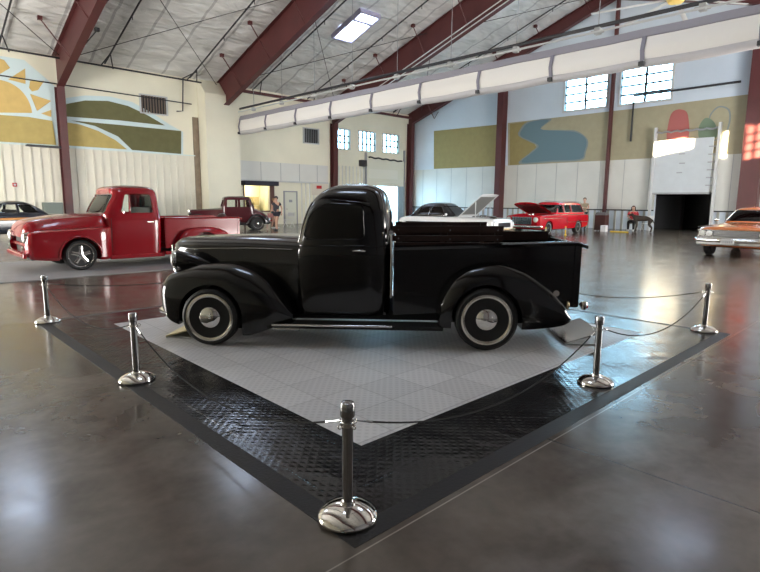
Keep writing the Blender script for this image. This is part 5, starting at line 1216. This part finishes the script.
# maroon 1930s hot rod coupe
def hot_rod():
    W = 1.66; HW = W/2; Mm = mat('maroon_paint', (0.055, 0.006, 0.010), 0.25, coat=0.6)
    t = thing('hot_rod_coupe', 'dark maroon 1930s coupe with black fenders in front of the boxed pillar', 'car')
    L = [(0.42, 1.15, 2.75, 0.60, 9), (0.9, 1.12, 2.78, 0.64, 9), (1.18, 1.12, 2.75, 0.645, 8), (1.5, 1.20, 2.62, 0.61, 8), (1.66, 1.22, 2.58, 0.58, 7), (1.73, 1.30, 2.48, 0.46, 6), (1.76, 1.5, 2.3, 0.25, 4)]
    cab = link('cab', stack_bm(L, 30, 60), Mm, t, 40)
    sw = [[(1.35, 1.2), (1.9, 1.2), (1.9, 1.56), (1.38, 1.56)], [(2.02, 1.2), (2.5, 1.2), (2.44, 1.56), (2.02, 1.56)]]
    Li = [(z, a+0.05, b-0.05, h-0.04, p) for z, a, b, h, p in L if 0.5 < z < 1.74]; Li[-1] = (1.68, *Li[-1][1:])
    cs = [stack_bm(Li, 12, 44)]
    for p in sw: c = bmesh.new(); prism(c, p, 'y', -1, 1); cs.append(c)
    c = bmesh.new(); prism(c, [(-0.48, 1.22), (0.48, 1.22), (0.46, 1.55), (-0.46, 1.55)], 'x', 0.9, 1.5); cs.append(c)
    c = bmesh.new(); prism(c, [(-0.34, 1.26), (0.34, 1.26), (0.32, 1.5), (-0.32, 1.5)], 'x', 2.4, 2.9); cs.append(c)
    cutmesh(cab, cs)
    tab = [(-0.45, 0.45, 1.02, 0.24), (-0.42, 0.42, 1.06, 0.26), (0.4, 0.42, 1.10, 0.36), (1.16, 0.42, 1.16, 0.56)]
    bm = bmesh.new(); rs = []
    for s, zb, zt, hw in dense(tab, 12):
        half = [(hw, zb), (hw, zt-0.16), (hw*0.95, zt-0.08), (hw*0.7, zt-0.02), (0, zt)]; rs.append([(s, -a, z) for a, z in half]+[(s, a, z) for a, z in half[-2::-1]])
    rings(bm, rs); link('hood', bm, Mm, t, 40)
    bm = bmesh.new(); box(bm, -0.50, -0.45, -0.26, 0.26, 0.45, 1.06, bev=0.03); link('radiator_shell', bm, M_CHROME, t)
    tab = [(2.70, 0.42, 1.18, 0.60), (2.95, 0.42, 1.08, 0.58), (3.2, 0.42, 0.95, 0.52), (3.45, 0.42, 0.74, 0.42), (3.55, 0.45, 0.6, 0.32)]
    bm = bmesh.new(); rs = []
    for s, zb, zt, hw in dense(tab, 14):
        half = [(hw, zb), (hw, zb+(zt-zb)*0.6), (hw*0.93, zb+(zt-zb)*0.85), (hw*0.6, zt-0.01), (0, zt)]; rs.append([(s, -a, z) for a, z in half]+[(s, a, z) for a, z in half[-2::-1]])
    rings(bm, rs); link('rear_deck', bm, Mm, t, 40)
    Bk = mat('black_fender', (0.01, 0.008, 0.009), 0.2, coat=0.5)
    for sg in (-1, 1):
        for p in sw: bm = bmesh.new(); patch_bm(bm, p, side_fn(L, sg), -0.02, 0.006, 6, 6); link('window_glass', bm, M_GLASS, t, 40)
        ft = [(-0.55, 0.55, 0.48, 0.1), (-0.4, 0.76, 0.44, 0.02), (0.0, 0.84, 0.42, 0.0), (0.3, 0.76, 0.36, 0.0), (0.6, 0.5, 0.28, 0.02), (0.75, 0.36, 0.26, 0.06)]
        pontoon(ft, HW, 0.12, 0.45, sg, Bk, t, (0.0, 0.36, 0.42))
        rt = [(2.25, 0.36, 0.28, 0.05), (2.42, 0.62, 0.28, 0.0), (2.65, 0.80, 0.3, 0.0), (2.9, 0.84, 0.3, 0.0), (3.2, 0.74, 0.32, 0.0), (3.45, 0.5, 0.34, 0.04), (3.52, 0.42, 0.36, 0.08)]
        pontoon(rt, HW, 0.10, 0.30, sg, Bk, t, (2.85, 0.36, 0.40), inner_drop=0.03)
        wheel(t, 0, sg*(HW-0.1), 0.35, 0.35, sg, 'steel', 0.17); wheel(t, 2.85, sg*(HW-0.1), 0.35, 0.35, sg, 'steel', 0.2)
        bm = bmesh.new(); box(bm, 0.7, 2.3, min(sg*0.6, sg*HW), max(sg*0.6, sg*HW), 0.27, 0.31); link('running_board', bm, Bk, t)
        lt('headlight', [(0.001, 0.12), (0.06, 0.09), (0.10, 0.0), (0.09, -0.01), (0.001, -0.03)], M_CHROME, t, c=(-0.5, sg*0.42, 0.88), axis='x', n=18)
        bm = bmesh.new(); tube(bm, [(3.62, sg*0.6, 0.5), (3.5, sg*0.35, 0.5)], 0.015, 6); ellipsoid(bm, (3.62, sg*0.6, 0.52), (0.03, 0.05, 0.05), 10, 6); link('tail_lamp', bm, M_REDLENS, t, 50)
    bm = bmesh.new(); box(bm, -0.4, 3.5, -0.35, 0.35, 0.3, 0.42); tube(bm, [(0, -0.7, 0.35), (0, 0.7, 0.35)], 0.03, 8); tube(bm, [(2.85, -0.7, 0.35), (2.85, 0.7, 0.35)], 0.05, 8); link('chassis', bm, M_DK, t)
    P = on_floor(258, 230.5); a = radians(-22); u = Vector((cos(a), sin(a), 0)); P = P-u*2.85
    place(t, (P.x, P.y), -22, W)
hot_rod()

# ---------------------------------------------------------------- people and the dog
def skin_mesh(name, verts, edges, radii, m, parent=None, sub=1, root=0):
    me = bpy.data.meshes.new(name); me.from_pydata([tuple(v) for v in verts], edges, [])
    o = bpy.data.objects.new(name, me); COL.objects.link(o)
    md = o.modifiers.new('s', 'SKIN'); md.use_smooth_shade = True; md.branch_smoothing = 0.4
    for i, r in enumerate(radii):
        v = me.skin_vertices[0].data[i]; v.radius = (r, r) if not isinstance(r, tuple) else r; v.use_root = (i == root)
    sb = o.modifiers.new('u', 'SUBSURF'); sb.levels = sub; sb.render_levels = sub
    bpy.context.view_layer.update(); dg = bpy.context.evaluated_depsgraph_get()
    nm = bpy.data.meshes.new_from_object(o.evaluated_get(dg), depsgraph=dg); o.modifiers.clear(); o.data = nm; bpy.data.meshes.remove(me); nm.name = name
    for f in nm.polygons: f.use_smooth = True
    nm.materials.clear(); nm.materials.append(m)
    if parent: o.parent = parent
    return o
SKIN = mat('skin', (0.52, 0.31, 0.22), 0.6)
def person(label, loc, rz, J, shirt, legs_m, shoes, hair, hairm, sc=1.0, shorts=False, sleeves=0.5, group=None, skirt=None):
    """J: joints in metres, facing +x: pelvis, chest, neck, head, shoulders, elbows, hands, hips, knees, ankles, toes for L and R"""
    t = thing('person', label, 'person', loc, rz, group); t.scale = (sc, sc, sc)
    V = []; E = []; R = []; idx = {}
    def add(n, p, r, par=None):
        idx[n] = len(V); V.append(Vector(p)); R.append(r)
        if par: E.append((idx[par], idx[n]))
    add('pelvis', J['pelvis'], (0.15, 0.11)); add('waist', Vector(J['pelvis']).lerp(Vector(J['chest']), 0.5), (0.135, 0.095), 'pelvis'); add('chest', J['chest'], (0.16, 0.11), 'waist')
    add('neckb', Vector(J['chest']).lerp(Vector(J['head']), 0.40), 0.065, 'chest'); add('neck', Vector(J['chest']).lerp(Vector(J['head']), 0.62), 0.052, 'neckb')
    H = Vector(J['head']); add('jaw', H+Vector((0.015, 0, -0.05)), 0.072, 'neck'); add('skull', H+Vector((0, 0, 0.04)), (0.088, 0.082), 'jaw'); add('crown', H+Vector((-0.005, 0, 0.095)), 0.055, 'skull')
    for sd in 'LR':
        sh, el, ha = Vector(J['sh'+sd]), Vector(J['el'+sd]), Vector(J['ha'+sd])
        add('sh'+sd, sh, 0.062, 'chest'); add('el'+sd, el, 0.042, 'sh'+sd); add('wr'+sd, el.lerp(ha, 0.88), 0.028, 'el'+sd)
        d = (ha-el).normalized(); side = d.cross(Vector((0.3, 0.2, 1))).normalized(); add('pa'+sd, ha+d*0.03, (0.036, 0.02), 'wr'+sd)
        for k in range(4):
            off = side*(-0.027+0.018*k); ln = (0.055, 0.068, 0.062, 0.048)[k]
            add('f%d'%k+sd, ha+d*0.075+off, 0.0095, 'pa'+sd); add('g%d'%k+sd, ha+d*(0.075+ln)+off+Vector((0, 0, -0.012)), 0.008, 'f%d'%k+sd)
        add('t'+sd, ha+d*0.02-side*0.045, 0.011, 'pa'+sd); add('u'+sd, ha+d*0.06-side*0.06, 0.009, 't'+sd)
        hp, kn, an, to = (Vector(J[q+sd]) for q in ('hp', 'kn', 'an', 'to'))
        add('hp'+sd, hp, 0.088, 'pelvis'); add('th'+sd, hp.lerp(kn, 0.5), 0.078, 'hp'+sd); add('kn'+sd, kn, 0.055, 'th'+sd); add('ca'+sd, kn.lerp(an, 0.35), 0.055, 'kn'+sd); add('an'+sd, an, 0.036, 'ca'+sd); add('to'+sd, to, 0.034, 'an'+sd)
    skin_mesh('body', V, E, R, SKIN, t, 1)
    def garment(name, names, pairs, grow, m):
        vs = [V[idx[n]] for n in names]; rr = []
        for n in names:
            r = R[idx[n]]; rr.append(tuple(x+grow for x in r) if isinstance(r, tuple) else r+grow)
        return skin_mesh(name, vs, [(names.index(a), names.index(b)) for a, b in pairs], rr, m, t, 1)
    def midpoint(new, a, b, f, r):
        idx[new] = len(V); V.append(V[idx[a]].lerp(V[idx[b]], f)); R.append(r)
    for sd in 'LR': midpoint('sl'+sd, 'sh'+sd, 'el'+sd, sleeves, 0.05)
    garment('shirt', ['waist', 'pelvis', 'chest', 'neckb', 'shL', 'shR', 'slL', 'slR'], [('waist', 'pelvis'), ('waist', 'chest'), ('chest', 'neckb'), ('chest', 'shL'), ('chest', 'shR'), ('shL', 'slL'), ('shR', 'slR')], 0.016, shirt)
    if shorts: garment('shorts', ['pelvis', 'hpL', 'hpR', 'thL', 'thR'], [('pelvis', 'hpL'), ('pelvis', 'hpR'), ('hpL', 'thL'), ('hpR', 'thR')], 0.022, legs_m)
    else: garment('trousers', ['pelvis', 'hpL', 'hpR', 'thL', 'thR', 'knL', 'knR', 'caL', 'caR', 'anL', 'anR'], [('pelvis', 'hpL'), ('pelvis', 'hpR'), ('hpL', 'thL'), ('hpR', 'thR'), ('thL', 'knL'), ('thR', 'knR'), ('knL', 'caL'), ('knR', 'caR'), ('caL', 'anL'), ('caR', 'anR')], 0.018, legs_m)
    for sd in 'LR':
        a, b = V[idx['an'+sd]], V[idx['to'+sd]]; d = (b-a); d.z = 0; d.normalize(); q = Matrix.Rotation(atan2(d.y, d.x), 3, 'Z')
        bm = bmesh.new(); ellipsoid(bm, (a+b)/2+Vector((0, 0, -0.012))+d*0.01, (0.135, 0.05, 0.05), 14, 8, rot=q); link('shoe', bm, shoes, t, 60)
    fx = Matrix.Identity(3)
    bm = bmesh.new(); ellipsoid(bm, H+Vector((-0.018, 0, 0.05)), (0.105, 0.096, 0.098), 18, 12)
    bmesh.ops.delete(bm, geom=[v for v in bm.verts if v.co.x-H.x > 0.045 and v.co.z-H.z < 0.075 or v.co.z-H.z < -0.01], context='VERTS')
    if hair == 'long': tube(bm, [H+Vector((-0.06, 0, 0.08)), H+Vector((-0.09, 0, -0.03)), H+Vector((-0.10, 0, -0.20))], [0.085, 0.085, 0.05], 12); tube(bm, [H+Vector((0.0, 0.085, 0.06)), H+Vector((0.0, 0.095, -0.14))], [0.03, 0.03], 8); tube(bm, [H+Vector((0.0, -0.085, 0.06)), H+Vector((0.0, -0.095, -0.14))], [0.03, 0.03], 8)
    link('hair', bm, hairm, t, 60)
    if hair == 'cap':
        bm = bmesh.new(); ellipsoid(bm, H+Vector((-0.01, 0, 0.075)), (0.108, 0.10, 0.085), 18, 10); bmesh.ops.delete(bm, geom=[v for v in bm.verts if v.co.z-H.z < 0.055], context='VERTS')
        prism(bm, [(H.x+0.05, -0.07), (H.x+0.17, -0.045), (H.x+0.18, 0.0), (H.x+0.17, 0.045), (H.x+0.05, 0.07)], 'z', H.z+0.058, H.z+0.068); link('cap', bm, M_DK, t, 50)
    face = bmesh.new(); ellipsoid(face, H+Vector((0.098, 0, -0.005)), (0.018, 0.014, 0.024), 8, 6); 
    for s_ in (-1, 1): ellipsoid(face, H+Vector((-0.01, s_*0.086, 0.0)), (0.02, 0.012, 0.03), 8, 6)
    link('nose_and_ears', face, SKIN, t, 60)
    face = bmesh.new()
    for s_ in (-1, 1): ellipsoid(face, H+Vector((0.078, s_*0.033, 0.022)), (0.012, 0.014, 0.008), 8, 6)
    link('eyes', face, M_DK, t, 60)
    face = bmesh.new(); ellipsoid(face, H+Vector((0.084, 0, -0.048)), (0.01, 0.024, 0.006), 8, 6); link('mouth', face, mat('lips', (0.35, 0.10, 0.09), 0.5), t, 60)
    return t
def stand(stride=0.0, arms='down'):
    J = dict(pelvis=(0, 0, 0.95), chest=(0.0, 0, 1.32), head=(0.03, 0, 1.62))
    for sd, s_ in (('L', 1), ('R', -1)):
        k = s_*stride
        J['sh'+sd] = (0, s_*0.19, 1.42); J['el'+sd] = (-0.04-k*0.5, s_*0.25, 1.14); J['ha'+sd] = (0.06-k*0.9, s_*0.25, 0.92)
        if arms == 'fold': J['el'+sd] = (0.06, s_*0.25, 1.16); J['ha'+sd] = (0.24, s_*0.05, 1.20)
        J['hp'+sd] = (0, s_*0.09, 0.90); J['kn'+sd] = (0.04+k*0.55, s_*0.10, 0.49); J['an'+sd] = (k-0.02, s_*0.10, 0.075); J['to'+sd] = (k+0.14, s_*0.11, 0.035)
    return J
def sit():
    J = dict(pelvis=(0, 0, 0.52), chest=(0.06, 0, 0.90), head=(0.12, 0, 1.20))
    for sd, s_ in (('L', 1), ('R', -1)):
        J['sh'+sd] = (0.05, s_*0.19, 1.0); J['el'+sd] = (0.10, s_*0.26, 0.76); J['ha'+sd] = (0.30, s_*0.10, 0.66)
        J['hp'+sd] = (0.02, s_*0.10, 0.50); J['kn'+sd] = (0.44, s_*0.13, 0.50); J['an'+sd] = (0.42, s_*0.13, 0.075); J['to'+sd] = (0.57, s_*0.14, 0.035)
    return J
GREYC = mat('grey_cloth', (0.05, 0.055, 0.065), 0.85); 
P = on_floor(277, 230.5)
person('person in dark cap, dark shirt and shorts standing by the maroon coupe', (P.x, P.y, 0), radians(200), stand(0.16), mat('shirt_charcoal', (0.035, 0.035, 0.045), 0.85), mat('shorts_navy', (0.02, 0.022, 0.035), 0.85), M_DK, 'cap', mat('hair_dark', (0.02, 0.014, 0.01), 0.7), 1.0, True, group=None)
P = on_floor(270, 229.5)
person('person in pale shirt and green shorts beside the dark capped person', (P.x+0.9, P.y+1.0, 0), radians(-60), stand(0.08), mat('shirt_pink', (0.55, 0.36, 0.34), 0.85), mat('shorts_green', (0.05, 0.22, 0.16), 0.85), M_LGREY, 'short', mat('hair_fair', (0.30, 0.18, 0.08), 0.7), 0.95, True)
P = on_floor(583, 229.5)
person('person in tan shirt standing behind the rear of the red wagon', (P.x, P.y, 0), radians(190), stand(0.03, 'fold'), mat('shirt_tan', (0.30, 0.25, 0.17), 0.85), mat('trousers_dark', (0.03, 0.03, 0.035), 0.85), M_DK, 'short', MATS['hair_dark'], 1.05)
def folding_chair(label, loc, rz, m):
    t = thing('folding_chair', label, 'chair', loc, rz)
    for s_ in (-1, 1):
        y = s_*0.24
        tb('leg', [(0.24, y, 0.01), (-0.18, y, 0.46)], 0.012, m, t); tb('leg', [(-0.24, y, 0.01), (0.20, y, 0.44)], 0.012, m, t); tb('back_post', [(-0.18, y, 0.44), (-0.26, y, 0.86)], 0.012, m, t)
    bx('seat', -0.20, 0.22, -0.24, 0.24, 0.425, 0.445, m, t, 0.005); bm = bmesh.new(); prism(bm, [(-0.225, 0.62), (-0.205, 0.62), (-0.25, 0.85), (-0.27, 0.85)], 'y', -0.235, 0.235); link('backrest', bm, m, t)
    return t
P = on_floor(631.5, 231)
folding_chair('white folding chair under the seated person in red', (P.x+0.1, P.y, 0), radians(190), mat('white_plastic', (0.68, 0.68, 0.66), 0.5))
person('seated person with long dark hair in a red top by the wall', (P.x+0.1, P.y, 0), radians(190), sit(), mat('shirt_red', (0.50, 0.03, 0.05), 0.8), mat('trousers_black', (0.02, 0.02, 0.022), 0.85), M_LGREY, 'long', mat('hair_brown', (0.05, 0.02, 0.012), 0.7), 1.05, False, 0.8)
P = on_floor(645, 232)
folding_chair('empty white folding chair behind the dark dog', (P.x+0.55, P.y+0.15, 0), radians(180), MATS['white_plastic'])
def dog():
    t = thing('dog', 'large dark brown dog standing beside the seated person in red', 'dog', (P.x-0.45, P.y-0.05, 0), radians(98)); t.scale = (0.85, 0.85, 1.0)
    V = [(0, 0, 0.72), (0.25, 0, 0.74), (0.46, 0, 0.72), (0.60, 0, 0.84), (0.70, 0, 0.94), (0.84, 0, 0.91), (0.92, 0, 0.89), (-0.25, 0, 0.74), (-0.42, 0, 0.70), (-0.55, 0, 0.60), (-0.66, 0, 0.42)]
    E = [(0, 1), (1, 2), (2, 3), (3, 4), (4, 5), (5, 6), (0, 7), (7, 8), (8, 9), (9, 10)]
    R = [(0.12, 0.13), (0.13, 0.16), (0.12, 0.15), (0.085, 0.09), (0.075, 0.08), (0.045, 0.045), (0.033, 0.033), (0.11, 0.12), (0.10, 0.12), 0.022, 0.012]
    for s_ in (-1, 1):
        b = len(V); V += [(0.42, s_*0.10, 0.58), (0.38, s_*0.10, 0.38), (0.42, s_*0.10, 0.18), (0.43, s_*0.10, 0.05), (0.48, s_*0.10, 0.025)]; E += [(2, b), (b, b+1), (b+1, b+2), (b+2, b+3), (b+3, b+4)]; R += [0.065, 0.042, 0.028, 0.026, 0.028]
        b = len(V); V += [(-0.40, s_*0.10, 0.56), (-0.32, s_*0.10, 0.42), (-0.50, s_*0.10, 0.25), (-0.46, s_*0.10, 0.05), (-0.40, s_*0.10, 0.025)]; E += [(8, b), (b, b+1), (b+1, b+2), (b+2, b+3), (b+3, b+4)]; R += [0.085, 0.055, 0.028, 0.025, 0.028]
    R = [tuple(x*1.2 for x in r) if isinstance(r, tuple) else r*1.25 for r in R]
    skin_mesh('body', V, E, R, mat('dog_coat', (0.035, 0.024, 0.016), 0.75, noise=0.4, nscale=5), t, 2)
    for s_ in (-1, 1):
        bm = bmesh.new(); ellipsoid(bm, (0.68, s_*0.075, 0.95), (0.035, 0.015, 0.06), 10, 8); link('ear', bm, mat('dog_ear', (0.02, 0.014, 0.01), 0.8), t, 60)
    return t
dog()
# waste bin on the dark podium by the slim column, white carton, yellow strip
P = on_floor(601, 231)
t = thing('tool_cart', 'dark maroon bin with a grey lid beside the slim column', 'bin', (P.x, P.y, 0))
bm = bmesh.new(); rings(bm, [[(-0.32, -0.36, 0.06), (0.32, -0.36, 0.06), (0.32, 0.36, 0.06), (-0.32, 0.36, 0.06)], [(-0.27, -0.36, 0.95), (0.27, -0.36, 0.95), (0.27, 0.36, 0.95), (-0.27, 0.36, 0.95)]]); link('bin_body', bm, mat('bin_maroon', (0.07, 0.025, 0.022), 0.6), t)
bm = bmesh.new(); rings(bm, [[(-0.30, -0.38, 0.96), (0.30, -0.38, 0.96), (0.30, 0.38, 0.96), (-0.30, 0.38, 0.96)], [(-0.2, -0.3, 1.12), (0.2, -0.3, 1.12), (0.2, 0.3, 1.12), (-0.2, 0.3, 1.12)]]); link('bin_lid', bm, mat('bin_grey', (0.14, 0.14, 0.14), 0.6), t)
for s_ in (-1, 1):
    tb('handle', [(-0.1, s_*0.2, 1.12), (-0.1, s_*0.2, 1.2), (0.1, s_*0.2, 1.2), (0.1, s_*0.2, 1.12)], 0.012, M_DK, t); bm = bmesh.new(); lathe(bm, [(0.02, -0.02), (0.06, -0.02), (0.06, 0.02), (0.02, 0.02)], (0.0, s_*0.28, 0.06), 'y', 14); link('caster', bm, M_RUBBER, t)
t.name = 'waste_bin'; t.scale = (0.85, 0.8, 0.92)
bx('carton', P.x-0.70, P.x-0.4, P.y-0.55, P.y-0.27, 0, 0.34, mat('carton_white', (0.7, 0.7, 0.7), 0.7), None, 0.01); tag(bpy.data.objects['carton'], 'small white carton in front of the maroon bin', 'box')
bx('wet_floor_strip', P.x-0.6, P.x-0.5, P.y-1.7, P.y-0.75, 0, 0.06, MATS['safety_yellow'], None, 0.01); tag(bpy.data.objects['wet_floor_strip'], 'low yellow strip on the floor right of the white carton', 'strip')
# folding lawn chairs by the coupe
P = on_floor(265, 229)
folding_chair('red and white striped folding chair behind the maroon coupe wheel', (P.x+0.3, P.y-0.2, 0), radians(230), mat('faded_red_web', (0.45, 0.20, 0.19), 0.7))
P = on_floor(289, 227)
folding_chair('pale folding chair in front of the cream door', (P.x, P.y, 0), radians(200), MATS['white_plastic'])
# road cases seen as a grey box behind the dark coupe
bx('equipment_case', 6.3, 7.1, 29.7, 30.2, 0.0, 1.38, mat('case_green_grey', (0.16, 0.19, 0.17), 0.6), None, 0.03); tag(bpy.data.objects['equipment_case'], 'grey-green case against the ribbed wall behind the dark coupe', 'case')
